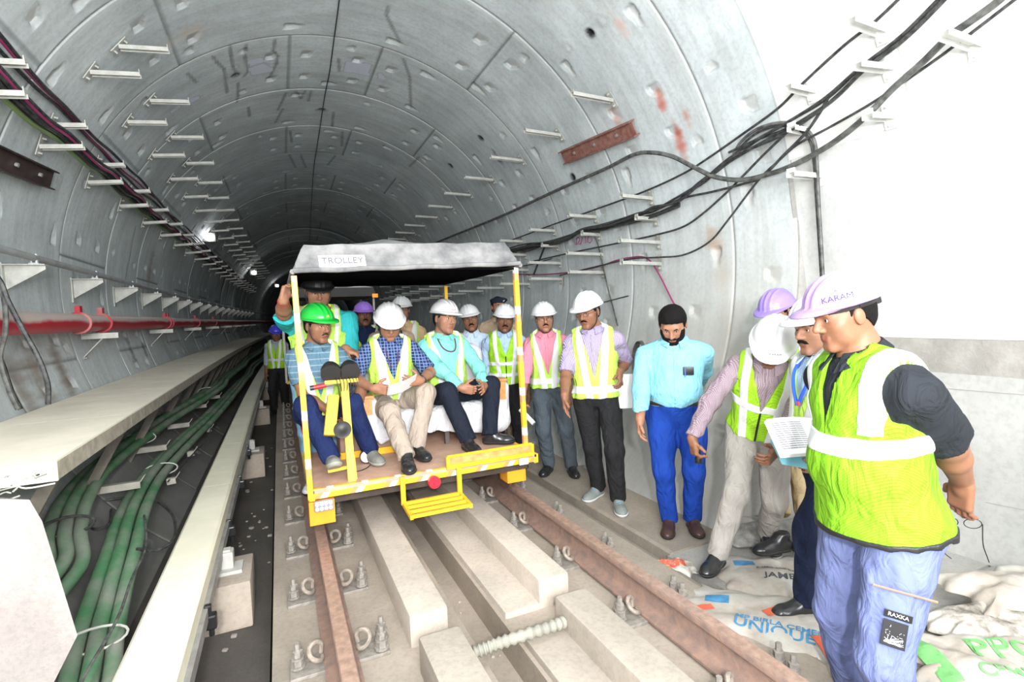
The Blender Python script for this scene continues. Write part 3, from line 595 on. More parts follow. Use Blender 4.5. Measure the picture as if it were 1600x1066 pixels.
# broken concrete block, stones and wire scraps at lower left
A = [ony(*p, 2.05) for p in ((-60, 776), (0, 780), (46, 781), (66, 815), (121, 993), (80, 1075), (-60, 1200))]; dv = np.array([-.55, .45, .0])
vs = [tuple(a) for a in A]+[tuple(a+dv) for a in A]; n_ = len(A)
b = MB().add(vs, [tuple(range(n_)), tuple(range(2*n_-1, n_-1, -1))]+[(i, n_+i, n_+(i+1) % n_, (i+1) % n_) for i in range(n_)]); tag(b.build('concrete_block', paint_mat('pinkish_concrete', (.30, .265, .25), 4, bump=.6)), 'large pale broken concrete block at the lower left corner', 'concrete block')
for i in range(14):
    P = ony(random.uniform(0, 48), random.uniform(738, 775), 2.35+random.random()*.2); pts = [P+np.array([random.uniform(-.09, .12), random.uniform(-.1, .1), random.uniform(-.03, .04)])*k for k in (0, .5, 1)]
    cable('scrap_wire', spline(pts, 4), .003, tie, 'twist of scrap binding wire lying on the broken block', 'scrap wires', 'wire', 5)
for i in range(40):
    x, y = random.uniform(-1.34, -1.08), random.uniform(1.8, 8); s = random.uniform(.006, .018); b = MB().box((x, y, -.32+s*.3), (s*2, s*1.6, s), random.uniform(0, 3), bev=s*.4); tag(b.build('stone', mat('stone_dull', (.26, .23, .20), .9)), 'small stone lying in the dirt left of the track', 'stone', 'stones left of the track')
# ============================================================ BODIES AND CLOTH: smooth solids turned into one surface
def V_(a): return np.array(a, float)
def unit(a): a = V_(a); return a/max(1e-9, np.linalg.norm(a))
class Field:
    def __init__(s, lo, hi, h):
        s.lo = V_(lo)-2*h; s.h = h; s.n = np.ceil((V_(hi)+2*h-s.lo)/h).astype(int)+1
        s.D = np.full(tuple(s.n), .3, np.float32); s.ax = [(s.lo[i]+h*np.arange(s.n[i])).astype(np.float32) for i in range(3)]
    def win(s, lo, hi):
        a = np.clip(np.floor((lo-s.lo)/s.h).astype(int), 0, s.n); b = np.clip(np.ceil((hi-s.lo)/s.h).astype(int)+1, 0, s.n)
        return (slice(a[0], b[0]), slice(a[1], b[1]), slice(a[2], b[2])), np.any(b <= a)
    def pts(s, w): return s.ax[0][w[0]][:, None, None], s.ax[1][w[1]][None, :, None], s.ax[2][w[2]][None, None, :]
    def dist(s, p, g, w):
        X, Y, Z = s.pts(w)
        if p[0] == 'cap':
            a, b, ra, rb = V_(p[1]), V_(p[2]), p[3]+g, p[4]+g; d = b-a; L = float(d@d)+1e-9
            x, y, z = X-a[0], Y-a[1], Z-a[2]; t0 = (x*d[0]+y*d[1]+z*d[2])/L; t = np.clip(t0, 0, 1)
            q = np.sqrt((x-t*d[0])**2+(y-t*d[1])**2+(z-t*d[2])**2)-(ra+(rb-ra)*t)
            if len(p) > 5 and p[5]: q = np.maximum(q, (t0-1)*math.sqrt(L))
            return q
        c, M, r = V_(p[1]), p[2], V_(p[3])+g*(p[0] == 'ell'); x, y, z = X-c[0], Y-c[1], Z-c[2]
        u = [x*M[i][0]+y*M[i][1]+z*M[i][2] for i in range(3)]
        if p[0] == 'ell':
            k0 = np.sqrt((u[0]/r[0])**2+(u[1]/r[1])**2+(u[2]/r[2])**2); k1 = np.sqrt((u[0]/r[0]**2)**2+(u[1]/r[1]**2)**2+(u[2]/r[2]**2)**2)
            return k0*(k0-1)/np.maximum(k1, 1e-6)
        rd = p[4]; q = [np.abs(u[i])-(r[i]-rd) for i in range(3)]
        return np.sqrt(sum(np.maximum(v, 0)**2 for v in q))+np.minimum(np.maximum(np.maximum(q[0], q[1]), q[2]), 0)-rd-g
    def bbox(s, p, g, pad):
        if p[0] == 'cap':
            r = max(p[3], p[4])+g+pad; a, b = V_(p[1]), V_(p[2]); return np.minimum(a, b)-r, np.maximum(a, b)+r
        r = (max(p[3]) if p[0] == 'ell' else float(np.linalg.norm(p[3])))+g+pad; return V_(p[1])-r, V_(p[1])+r
    def add(s, p, g=0., k=.03):
        w, e = s.win(*s.bbox(p, g, max(k, .03)+.02))
        if e: return s
        d = s.dist(p, g, w); D = s.D[w]; hh = np.maximum(k-np.abs(D-d), 0)/k; s.D[w] = np.minimum(D, d)-hh*hh*k*.25; return s
    def sub(s, p, g=0., k=.01):
        w, e = s.win(*s.bbox(p, g, .03))
        if e: return s
        d = -s.dist(p, g, w); D = s.D[w]; hh = np.maximum(k-np.abs(D-d), 0)/k; s.D[w] = np.maximum(D, d)+hh*hh*k*.25; return s
    def half(s, pt, nrm):       # keep the side the normal points away from
        nrm = unit(nrm); X, Y, Z = s.pts((slice(None),)*3); d = (X-pt[0])*nrm[0]+(Y-pt[1])*nrm[1]+(Z-pt[2])*nrm[2]; s.D = np.maximum(s.D, d); return s
    def folds(s, amp, sc=1., seed=0, dirn=(0, 0, 1)):
        I = np.nonzero(np.abs(s.D) < .03); P = np.stack([s.ax[i][I[i]] for i in range(3)], 1); rs = np.random.RandomState(seed); n = np.zeros(len(P)); dn = unit(dirn)
        for j in range(5):
            v = rs.normal(size=3); v = unit(v-.55*dn*(v@dn)); f = rs.uniform(20, 58)*sc; wv = rs.normal(size=3)*9*sc
            n += np.abs(np.sin(P@(v*f)+rs.uniform(0, 6)+1.3*np.sin(P@wv)))**1.5*(1 if j < 3 else .6)
        s.D[I] += (amp*(n/2.6-.75)).astype(np.float32); return s
    def coords(s, o, M):
        X, Y, Z = s.pts((slice(None),)*3); x, y, z = X-o[0], Y-o[1], Z-o[2]; return [x*M[i][0]+y*M[i][1]+z*M[i][2] for i in range(3)]
    def surf(s):
        D = s.D; S = D < 0; n = s.n; c = np.zeros(tuple(n-1), np.int8)
        for i in (0, 1):
            for j in (0, 1):
                for k in (0, 1): c += S[i:n[0]-1+i, j:n[1]-1+j, k:n[2]-1+k]
        act = (c > 0) & (c < 8); A = np.argwhere(act)
        if not len(A): return np.zeros((0, 3)), np.zeros((0, 4), int)
        idx = np.full(act.shape, -1, np.int32); idx[act] = np.arange(len(A)); acc = np.zeros((len(A), 3)); cnt = np.zeros(len(A))
        cr = [(i, j, k) for i in (0, 1) for j in (0, 1) for k in (0, 1)]; val = {q: D[A[:, 0]+q[0], A[:, 1]+q[1], A[:, 2]+q[2]] for q in cr}
        for q in cr:
            for a in range(3):
                if q[a]: continue
                q2 = tuple(1 if t == a else q[t] for t in range(3)); v0, v1 = val[q], val[q2]; mk = (v0 < 0) != (v1 < 0)
                t = np.where(mk, v0/np.where(mk, v0-v1, 1), 0); p = np.tile(V_(q), (len(A), 1)); p[:, a] += t; acc += p*mk[:, None]; cnt += mk
        Vt = s.lo+s.h*(A+acc/cnt[:, None]); Fs = []
        for a in range(3):
            b, d = (a+1) % 3, (a+2) % 3; s0 = [slice(None)]*3; s1 = [slice(None)]*3; s0[a] = slice(0, -1); s1[a] = slice(1, None)
            e = S[tuple(s0)] != S[tuple(s1)]; E = np.argwhere(e); E = E[(E[:, b] > 0) & (E[:, d] > 0) & (E[:, b] < n[b]-1) & (E[:, d] < n[d]-1)]
            q = []
            for ob, od in ((-1, -1), (0, -1), (0, 0), (-1, 0)):
                T = E.copy(); T[:, b] += ob; T[:, d] += od; q.append(idx[T[:, 0], T[:, 1], T[:, 2]])
            Q = np.stack(q, 1); fl = ~S[E[:, 0], E[:, 1], E[:, 2]]; Q[fl] = Q[fl][:, ::-1]; Fs.append(Q)
        F = np.concatenate(Fs); return Vt, F[(F >= 0).all(1)]
def prim_bounds(prims, g=.03):
    lo = np.full(3, 1e9); hi = -lo
    for p in prims:
        if p[0] == 'cap': r = max(p[3], p[4]); a = np.minimum(V_(p[1]), V_(p[2]))-r; b = np.maximum(V_(p[1]), V_(p[2]))+r
        else:
            M = np.abs(np.array(p[2])); e = V_(p[3])@M; a = V_(p[1])-e; b = V_(p[1])+e
        lo = np.minimum(lo, a); hi = np.maximum(hi, b)
    return lo-g, hi+g
def solid(prims, h, g=0., k=.03, pad=.02):
    lo, hi = prim_bounds(prims, g+pad); f = Field(lo, hi, h)
    for p in prims: f.add(p, g, k)
    return f
def npmesh(name, parts, m_, base, parent, col=None):
    Vs = []; Fs = []; o = 0
    for v, f in parts: Vs.append(v); Fs.append(f+o); o += len(v)
    Vv = np.concatenate(Vs)-base; F = np.concatenate(Fs); me = bpy.data.meshes.new(name)
    me.vertices.add(len(Vv)); me.vertices.foreach_set('co', Vv.astype(np.float32).ravel()); me.loops.add(F.size); me.loops.foreach_set('vertex_index', F.astype(np.int32).ravel())
    me.polygons.add(len(F)); me.polygons.foreach_set('loop_start', np.arange(0, F.size, 4, dtype=np.int32)); me.polygons.foreach_set('use_smooth', np.ones(len(F), bool))
    me.update(calc_edges=True); me.validate()
    for q in (m_ if isinstance(m_, (list, tuple)) else [m_]): me.materials.append(q)
    return link(name, me, parent)
def fabric(name, col, rough=.85, pat=None, col2=None, bump=.12, bs=260, spec=.2, wr=.55):
    if name in MATS: return MATS[name]
    M = bpy.data.materials.new(name); M.use_nodes = True; nt = M.node_tree; N = nt.nodes; L = nt.links; b = N['Principled BSDF']; b.inputs['Roughness'].default_value = rough; b.inputs['Specular IOR Level'].default_value = spec
    b.inputs['Base Color'].default_value = (*col, 1); tc = N.new('ShaderNodeTexCoord')
    def wave(axis, sc, prof='SIN', dist=.0):
        w = N.new('ShaderNodeTexWave'); w.bands_direction = axis; w.inputs['Scale'].default_value = sc; w.inputs['Distortion'].default_value = dist; w.inputs['Detail'].default_value = 0; L.new(tc.outputs['Object'], w.inputs['Vector']); return w.outputs['Fac']
    def step(f, a, c):
        r = N.new('ShaderNodeValToRGB'); r.color_ramp.elements[0].position = a; r.color_ramp.elements[1].position = c; L.new(f, r.inputs[0]); return r.outputs[0]
    def mix(f, a, c):
        m_ = N.new('ShaderNodeMix'); m_.data_type = 'RGBA'; L.new(f, m_.inputs[0])
        for i, q in ((6, a), (7, c)):
            if isinstance(q, tuple): m_.inputs[i].default_value = (*q, 1)
            else: L.new(q, m_.inputs[i])
        return m_.outputs[2]
    if pat == 'stripe': L.new(mix(step(wave('X', 38), .62, .75), col, col2), b.inputs['Base Color'])
    elif pat == 'hstripe': L.new(mix(step(wave('Z', 7), .90, .96), col, col2), b.inputs['Base Color'])
    elif pat == 'check': L.new(mix(step(wave('Z', 45), .7, .8), mix(step(wave('X', 45), .7, .8), col, col2), col2), b.inputs['Base Color'])
    elif pat == 'plaid':
        a = mix(step(wave('X', 6.5), .45, .6), col, tuple(c*.35 for c in col)); a = mix(step(wave('Z', 6.5), .5, .65), a, tuple(c*.5 for c in col)); a = mix(step(wave('X', 13), .88, .99), a, col2); a = mix(step(wave('Z', 13), .88, .99), a, col2); L.new(a, b.inputs['Base Color'])
    elif pat == 'mesh': L.new(mix(step(wave('DIAGONAL', 60), .75, .9), col, col2), b.inputs['Base Color'])
    else:
        n = N.new('ShaderNodeTexNoise'); n.inputs['Scale'].default_value = 14; n.inputs['Detail'].default_value = 4; L.new(tc.outputs['Object'], n.inputs[0]); L.new(mix(n.outputs['Fac'], tuple(c*.88 for c in col), tuple(min(1, c*1.10) for c in col)), b.inputs['Base Color'])
    n3 = N.new('ShaderNodeTexNoise'); n3.inputs['Scale'].default_value = 8; n3.inputs['Detail'].default_value = 3; n3.inputs['Distortion'].default_value = 1.6; mp = N.new('ShaderNodeMapping'); mp.inputs['Scale'].default_value = (1.5, 1.5, .8); mp.inputs['Rotation'].default_value = (.3, .5, 0); L.new(tc.outputs['Object'], mp.inputs[0]); L.new(mp.outputs[0], n3.inputs['Vector'])
    b3 = N.new('ShaderNodeBump'); b3.inputs['Strength'].default_value = wr; b3.inputs['Distance'].default_value = .045; L.new(n3.outputs['Fac'], b3.inputs['Height'])
    n2 = N.new('ShaderNodeTexNoise'); n2.inputs['Scale'].default_value = bs; L.new(tc.outputs['Object'], n2.inputs[0]); bp = N.new('ShaderNodeBump'); bp.inputs['Strength'].default_value = bump; bp.inputs['Distance'].default_value = .002
    L.new(b3.outputs['Normal'], bp.inputs['Normal']); L.new(n2.outputs['Fac'], bp.inputs['Height']); L.new(bp.outputs['Normal'], b.inputs['Normal']); MATS[name] = M; return M
def skin_mat(name, col):
    if name in MATS: return MATS[name]
    M = bpy.data.materials.new(name); M.use_nodes = True; nt = M.node_tree; N = nt.nodes; L = nt.links; b = N['Principled BSDF']; b.inputs['Roughness'].default_value = .5; b.inputs['Specular IOR Level'].default_value = .35
    b.inputs['Subsurface Weight'].default_value = .12; b.inputs['Subsurface Radius'].default_value = (.01, .004, .002); b.inputs['Subsurface Scale'].default_value = .5
    tc = N.new('ShaderNodeTexCoord'); n = N.new('ShaderNodeTexNoise'); n.inputs['Scale'].default_value = 26; L.new(tc.outputs['Object'], n.inputs[0])
    m1 = N.new('ShaderNodeMix'); m1.data_type = 'RGBA'; L.new(n.outputs['Fac'], m1.inputs[0]); m1.inputs[6].default_value = (*[c*.85 for c in col], 1); m1.inputs[7].default_value = (*[min(1, c*1.12) for c in col], 1)
    at = N.new('ShaderNodeAttribute'); at.attribute_name = 'tone'; m2 = N.new('ShaderNodeMix'); m2.data_type = 'RGBA'; L.new(at.outputs['Alpha'], m2.inputs[0]); L.new(m1.outputs[2], m2.inputs[6]); L.new(at.outputs['Color'], m2.inputs[7]); L.new(m2.outputs[2], b.inputs['Base Color']); MATS[name] = M; return M
HAIR = mat('black_hair', (.006, .005, .005), .8, spec=.15, bump=.6, bscale=160); EYEW = mat('eye_white', (.7, .68, .64), .25); EYED = mat('eye_dark', (.015, .008, .005), .15)
STRAP = mat('strap_black', (.015, .015, .016), .5); WHITE = mat('helmet_white', (.72, .72, .73), .28, spec=.5, coat=.3); BAND = mat('reflective_tape', (.74, .75, .75), .4, spec=.6)
LIME = fabric('lime_vest', (.36, .68, .03), .7, 'mesh', (.27, .56, .02)); LIMEP = fabric('lime_pale_vest', (.52, .80, .12), .7)
def ik(a, t, l1, l2, pole):
    a, t = V_(a), V_(t); d = t-a; L = np.linalg.norm(d); L2 = min(L, (l1+l2)*.998); u = d/max(L, 1e-6); t = a+u*L2
    x = (l1*l1-l2*l2+L2*L2)/(2*L2); h = math.sqrt(max(0, l1*l1-x*x)); p = V_(pole); p = p-u*(p@u); p = unit(p); return a+u*x+p*h, t
def rotv(v, ax, deg):
    ax = unit(ax); t = R_(deg); v = V_(v); return v*math.cos(t)+np.cross(ax, v)*math.sin(t)+ax*(ax@v)*(1-math.cos(t))
def hand_prims(W, d, t, side, curl, s=1., thumb=.5, spread=.0):
    d = unit(d); t = V_(t); t = unit(t-d*(t@d)); n = np.cross(d, t) if side == 'L' else np.cross(t, d); P = []
    M = [t, d, n]; P.append(('box', W+d*.052*s, M, (.040*s, .050*s, .014*s), .013*s)); P.append(('cap', W-d*.01, W+d*.03*s, .024*s, .024*s)); P.append(('cap', W+d*.03*s+t*.02*s+n*.006, W+d*.055*s+t*.032*s+n*.008, .016*s, .013*s))
    F = []; cu = curl if hasattr(curl, '__len__') else [curl]*4
    for i, (off, L) in enumerate(((.030, .072), (.010, .080), (-.010, .074), (-.029, .058))):
        p = W+d*(.094-abs(off-.0)*.25)*s+t*off*s; u = unit(d+t*spread*(off/.03)*.35); r = .0088*s-.0003*i
        for j, (fr, an) in enumerate(((.44, 62), (.32, 75), (.24, 45))):
            u = unit(rotv(u, np.cross(u, n), an*cu[i])); q = p+u*L*fr*s; P.append(('cap', p, q, r-.0006*j, r-.0009*(j+1))); p = q
    p = W+d*.028*s+t*.030*s+n*.004; u = unit(d*.55+t*.75+n*(.1+.5*thumb))
    for L in (.040, .034): q = p+u*L*s; P.append(('cap', p, q, .0115*s, .0095*s)); p = q; u = unit(u*.9+d*.35+n*.35*thumb-t*.3*thumb)
    return P
def person(label, at, az, H=1.70, w=1., belly=0., lean=0., side=0., twist=0., head=(0, 0, 0), pelvis=None, seat=False, hands=None, feet=None, skin=(.40, .20, .12),
           shirt=None, sleeve='short', tuck=True, trousers=None, vest=None, hat=None, hair='short', stache=0, beard=0, glasses=False, shoes=None, sole=None, collar=None, q=1., seed=0, extras=None, belt=True, arm_w=1., strap=True, headsc=1.06):
    s = H/1.70; az = R_(az); F = V_((math.sin(az), -math.cos(az), 0)); Z = V_((0, 0, 1)); Lf = np.cross(Z, F); at = V_(at)
    P = V_(pelvis) if pelvis is not None else at+Z*.895*s
    base = at.copy(); root = empty('person', tuple(base), label, 'person')
    # torso frame
    Uc = rotv(rotv(Z, Lf, lean), F, side); tw = lambda v: rotv(v, Uc, twist); Fc = tw(unit(F-Uc*(F@Uc))); Lc = np.cross(Uc, Fc); Up = unit(Z*.6+Uc*.4) if not seat else unit(Z*.4+Uc*.6); Fp = unit(F-Up*(F@Up)); Lp = np.cross(Up, Fp)
    mid = P+Up*.20*s; S = mid+Uc*.305*s; Mc = [Lc, Fc, Uc]; Mp = [Lp, Fp, Up]
    torso = [('ell', P+Up*.03*s, Mp, (.160*w*s, .115*w*s, .12*s)), ('ell', P+(Up*.5+Uc*.5)*.17*s+Fc*(.012+belly*.55), Mc, ((.142*w+belly*.3)*s, (.10*w+belly)*s, .165*s)), ('ell', S-Uc*.155*s+Fc*.008, Mc, (.160*w*s, .112*w*s, .185*s)),
             ('cap', S-Lc*.13*w*s-Uc*.060*s, S+Lc*.13*w*s-Uc*.060*s, .058*s, .058*s), ('cap', S-Uc*.01*s, S+Lc*.12*w*s-Uc*.050*s, .056*s, .052*s), ('cap', S-Uc*.01*s, S-Lc*.12*w*s-Uc*.050*s, .056*s, .052*s)]
    NB = S+Uc*.05*s; nd = unit(Uc+Fc*.22)
    hy, hp, hr = head; Fh = rotv(Fc, Uc, hy); Lh = np.cross(Uc, Fh); Fh = rotv(Fh, Lh, hp); Uh = np.cross(Fh, Lh); Uh = rotv(Uh, Fh, hr); Lh = rotv(Lh, Fh, hr); Mh = [Lh, Fh, Uh]
    hs = 1.0*headsc; Hc = NB+nd*.035*s+Uh*.094+Fh*.018
    hp_ = lambda x, y, z: Hc+(Lh*x+Fh*y+Uh*z)*hs
    neck = [('cap', S+Uc*.0, NB+nd*.01, .075*w, .060*(.5+.5*w)), ('cap', NB, hp_(0, -.02, -.05), .056*(.4+.6*w), .056*(.5+.5*w)), ('cap', S-Lc*.07+Uc*.01, S+Lc*.07+Uc*.01, .045, .045)]
    jw = .5+.5*w
    E = lambda c, r: ('ell', hp_(*c), Mh, tuple(v*hs for v in r)); Cp = lambda a, b, ra, rb: ('cap', hp_(*a), hp_(*b), ra*hs, rb*hs)
    headp = [E((0, -.008, .032), (.075, .095, .092)), E((0, .028, -.018), (.062*jw, .064, .082)), E((0, .030, -.066), (.052*jw, .052, .046)), Cp((-.012, .076, -.100), (.012, .076, -.100), .016, .016),
             Cp((-.046*jw, .052, -.018), (-.040*jw, .040, -.06), .022, .02), Cp((.046*jw, .052, -.018), (.040*jw, .040, -.06), .022, .02), Cp((-.034, .078, .034), (.034, .078, .034), .013, .013)]
    nose = [Cp((0, .088, .022), (0, .110, -.022), .0075, .0125), Cp((-.012, .097, -.028), (.012, .097, -.028), .0085, .0085), Cp((-.019, .083, -.058), (.019, .083, -.058), .0065, .0065), Cp((0, .089, -.057), (0, .089, -.058), .0075, .0075), Cp((-.013, .085, -.067), (.013, .085, -.067), .0075, .0075)]
    ears = [E((sg*.077*(.6+.4*w), -.006, -.002), (.009, .019, .031)) for sg in (-1, 1)]
    arms = {}; body_parts = []; up_l, fo_l = .285*s, .255*s; hands = hands or {}
    for sd, sg in (('L', 1), ('R', -1)):
        sh = S+Lc*sg*.172*w*s-Uc*.066*s; spec = dict(hands.get(sd, {})); wr = spec.get('w')
        wr = V_(wr) if wr is not None else sh-Z*.522*s+Lf*sg*(.045+.06*(w-1)+belly*.5)+F*.05
        el, wr = ik(sh, wr, up_l, fo_l, V_(spec.get('pole', -F*1.+Lf*sg*.22-Z*.1))); d = unit(wr-el); hd = unit(V_(spec.get('d', d+F*.05))); tt = V_(spec.get('t', F+Lf*(-sg)*.35))
        arms[sd] = (sh, el, wr, hd, tt, spec)
        hpz = hand_prims(wr, hd, tt, sd, spec.get('curl', .28), 1.*s, spec.get('thumb', .5), spec.get('spread', 0))
        ap = [('cap', sh, el, .050*s*arm_w, .041*s*arm_w), ('cap', el, el+(wr-el)*.35, .041*s*arm_w, .040*s*arm_w), ('cap', el+(wr-el)*.35, wr, .040*s*arm_w, .027*s*arm_w)]
        f = solid(ap+hpz[:3], .0042*q, k=.022); [f.add(p, 0, .007) for p in hpz[3:]]
        f2 = Field(f.lo+2*f.h, f.lo+f.h*(f.n-3), f.h); lo, hi = prim_bounds(ap+hpz, .02); f = Field(lo, hi, .0042*q)
        for p in ap: f.add(p, 0, .02)
        for p in hpz[:3]: f.add(p, 0, .016)
        for p in hpz[3:]: f.add(p, 0, .006)
        body_parts.append(f.surf())
    # legs
    legs = {}; th_l, sk_l = .43*s, .40*s; feet = feet or {}
    for sd, sg in (('L', 1), ('R', -1)):
        hip = P+Lp*sg*.088*w*s; sp = dict(feet.get(sd, {})); g = V_(sp['p']) if 'p' in sp else at+Lf*sg*.11*s+F*.0
        fa = az+R_(sp.get('yaw', sg*14)); fd = V_((math.sin(fa), -math.cos(fa), 0)); fd = unit(fd+Z*math.sin(R_(sp.get('pitch', 0)))); fu = unit(Z-fd*(Z@fd)); ank = g+fu*.095*s-fd*.0
        kn, ank = ik(hip, ank, th_l, sk_l, V_(sp.get('pole', F+Lf*sg*.1))); legs[sd] = (hip, kn, ank, g, fd, fu)
    lf = solid(torso+[('cap', legs[k][0], legs[k][1], .068*w*s, .045*s) for k in 'LR']+[('cap', legs[k][1], legs[k][2], .044*s, .034*s) for k in 'LR']+[('cap', arms[k][0], arms[k][1], .048*s, .040*s) for k in 'LR'], .014, g=-.006, k=.025)
    body_parts.append(lf.surf())
    lo, hi = prim_bounds(headp+ears+neck, .02); f = Field(lo, hi, .0038*q)
    for p in neck: f.add(p, 0, .03)
    for p in headp: f.add(p, 0, .028)
    for sg in (-1, 1): f.sub(E((sg*.032, .098, .008), (.019, .017, .013)), 0, .012)
    for p in nose: f.add(p, 0, .009)
    for p in ears: f.add(p, 0, .006)
    for sg in (-1, 1): f.add(E((sg*.031, .0725, .009), (.0165, .0150, .0135)), 0, .005)
    for sg in (-1, 1): f.sub(E((sg*.031, .088, .0070), (.0135, .012, .0046)), 0, .002)
    vh, fh = f.surf(); body_parts.append((vh, fh))
    sk = skin_mat('skin_%02d%02d%02d' % tuple(int(c*100) for c in skin), skin)
    body = npmesh('body', body_parts, sk, base, root); nv = len(body.data.vertices); co = np.zeros(nv*3, np.float32); body.data.vertices.foreach_get('co', co); co = co.reshape(-1, 3)+base-Hc
    hx, hyy, hz = [(co@V_(m_))/hs for m_ in Mh]; tone = np.zeros((nv, 4), np.float32)
    def paint(msk, col, a): tone[msk, :3] = col; tone[msk, 3] = a
    paint((hyy > .04) & (hz < -.035) & (hz > -.125) & (np.abs(hx) < .07), tuple(c*.72 for c in skin), .35 if not beard else .8)
    paint((hyy > .074) & (np.abs(hx) < .024-.35*np.abs(hz+.062)) & (np.abs(hz+.0615) < .012), (skin[0]*.75, skin[1]*.5, skin[2]*.55), .8)
    at_ = body.data.color_attributes.new('tone', 'FLOAT_COLOR', 'POINT'); at_.data.foreach_set('color', tone.ravel())
    # eyes
    for sg in (-1, 1):
        e = MB(); e.lathe([(.0012, -.0118), (.006, -.0102), (.010, -.006), (.0118, 0), (.010, .006), (.0068, .0096)], hp_(sg*.031, .0745, .0085)-base, 12, tuple(Fh)); e.k = 1; e.lathe([(.0066, .0092), (.004, .0112), (.001, .0120)], hp_(sg*.031, .0745, .0085)-base, 10, tuple(unit(Fh-Uh*.12))); e.build('eye', [EYEW, EYED], root, smooth=True)
    # hair
    def hsolid(name, prims, m_, k=.008, fold=0, cut=None, h=.0042, g=0):
        ff = solid(prims, h*q, g=g, k=k)
        if cut: cut(ff)
        if fold: ff.folds(fold, 3.2, seed)
        v, fc = ff.surf()
        if len(v): return npmesh(name, [(v, fc)], m_, base, root)
    brow = [Cp((sg*.018, .0945, .028), (sg*.034, .092, .034), .0042, .0048) for sg in (-1, 1)]+[Cp((sg*.034, .092, .034), (sg*.052, .077, .028), .0048, .003) for sg in (-1, 1)]
    hsolid('eyebrows', brow, HAIR, .004, h=.0034)
    hm = HAIR if hair != 'grey' else mat('grey_hair', (.10, .09, .085), .6, bump=.6, bscale=160)
    if hair:
        def hc(ff):
            x, y, z = ff.coords(Hc, Mh); x = x/hs; y = y/hs; z = z/hs; fl = np.where(y > .0, .030+np.maximum(0, y)*.52, .030+y*1.35); fl = np.where((np.abs(x) > .055) & (y > .0) & (y < .035), -.005, fl); ff.D = np.maximum(ff.D, (fl-z)*.7); ff.D = np.maximum(ff.D, -.085-z)
        hsolid('hair', [E((0, -.012, .034), (.080, .100, .098)), E((0, -.045, -.01), (.068, .062, .07))]+([E((0, .005, .068), (.085, .096, .080)), E((0, -.02, .03), (.088, .104, .09))] if hair == 'thick' else []), hm, .02, .003, hc)
    if stache: hsolid('moustache', [Cp((sg*.002, .103, -.041), (sg*.020, .092, -.049), .0055*stache, .0055*stache) for sg in (-1, 1)]+[Cp((sg*.020, .092, -.049), (sg*.029, .084, -.057), .0045*stache, .003*stache) for sg in (-1, 1)], HAIR, .004, .001, h=.0036)
    if beard:
        def bc(ff):
            x, y, z = ff.coords(Hc, Mh); x = x/hs; y = y/hs; z = z/hs; ff.D = np.maximum(ff.D, (z+.046-np.clip((np.abs(x)-.044)*4, 0, .055))*.5); ff.D = np.maximum(ff.D, (.005-y)*.8); ff.D = np.maximum(ff.D, np.where(y > .05, (.020-np.sqrt(x**2*.8+(z+.061)**2*1.6)), -1))
        hsolid('beard', [E((0, .028, -.018), (.062*jw, .064, .082)), E((0, .030, -.066), (.052*jw, .052, .046)), Cp((-.012, .076, -.100), (.012, .076, -.100), .016, .016), Cp((-.046*jw, .052, -.018), (-.040*jw, .040, -.06), .022, .02), Cp((.046*jw, .052, -.018), (.040*jw, .040, -.06), .022, .02)], HAIR, .028, .002, bc, g=.004)
    if glasses:
        b = MB()
        for sg in (-1, 1):
            c = hp_(sg*.033, .100, .004)-base; b.tube([c+(Lh*.022*math.cos(a)+Uh*.015*math.sin(a)) for a in np.linspace(0, 2*PI, 18)], .0014, 5); b.tube([hp_(sg*.055, .098, .008)-base, hp_(sg*.080, .01, .012)-base], .0014, 5)
        b.tube([hp_(-.011, .101, .007)-base, hp_(0, .103, .010)-base, hp_(.011, .101, .007)-base], .0014, 5); b.build('glasses', mat('glasses_frame', (.05, .035, .03), .35), root)
    if hat in ('beret',):
        hsolid('beret', [E((.012, -.008, .085), (.100, .118, .035)), E((0, -.005, .060), (.084, .104, .022))], fabric('beret_navy', (.012, .014, .03), .9), .02, .002); b = MB().lathe([(.001, 0), (.015, .001), (.013, .005), (.001, .006)], hp_(.035, .098, .078)-base, 12, tuple(Fh)); b.build('cap_badge', mat('badge', (.55, .55, .5), .3, metal=.8), root)
    elif hat:
        hm_ = hat; dome = [E((0, -.006, .050), (.110, .132, .112))]; brim = [E((0, .012, .052), (.124, .156, .014)), E((0, .098, .044), (.090, .082, .011))]
        ff = solid(dome, .0042*q, k=.01, pad=.06)
        for xx in (-.034, 0, .034): ff.add(E((xx, -.006, .052), (.008, .130-abs(xx)*.25, .1165-abs(xx)*.14)), 0, .012)
        x, y, z = ff.coords(Hc, Mh); ff.D = np.maximum(ff.D, .050-z/hs)
        for p in brim: ff.add(p, 0, .012)
        hel = npmesh('safety_helmet', [ff.surf()], hm_, base, root)
        b = MB(); c = hp_(0, -.008, .036)-base; b.tube([c+(Lh*.082*math.cos(a)+Fh*.103*math.sin(a))*hs for a in np.linspace(0, 2*PI, 25)], .010, 6); b.box(hp_(0, -.115, .028)-base, (.05, .03, .035), Matrix([tuple(Lh), tuple(Fh), tuple(Uh)]).transposed(), .008); hb = b.build('harness', STRAP, root, smooth=True); hb.parent = hel
        if strap:
            for sg in (-1, 1): 
                b = MB().tube(spline([hp_(sg*.080, .01, .035)-base, hp_(sg*.080*jw, .018, -.02)-base, hp_(sg*.064*jw, .03, -.080)-base, hp_(sg*.03, .055, -.118)-base, hp_(0, .066, -.124)-base], 5), .0042, 6); so = b.build('chin_strap', STRAP, root); so.parent = hel
    # shirt
    shirt_m = shirt; cf = 0.012
    sp = []; ln = .62 if sleeve == 'short' else 1.
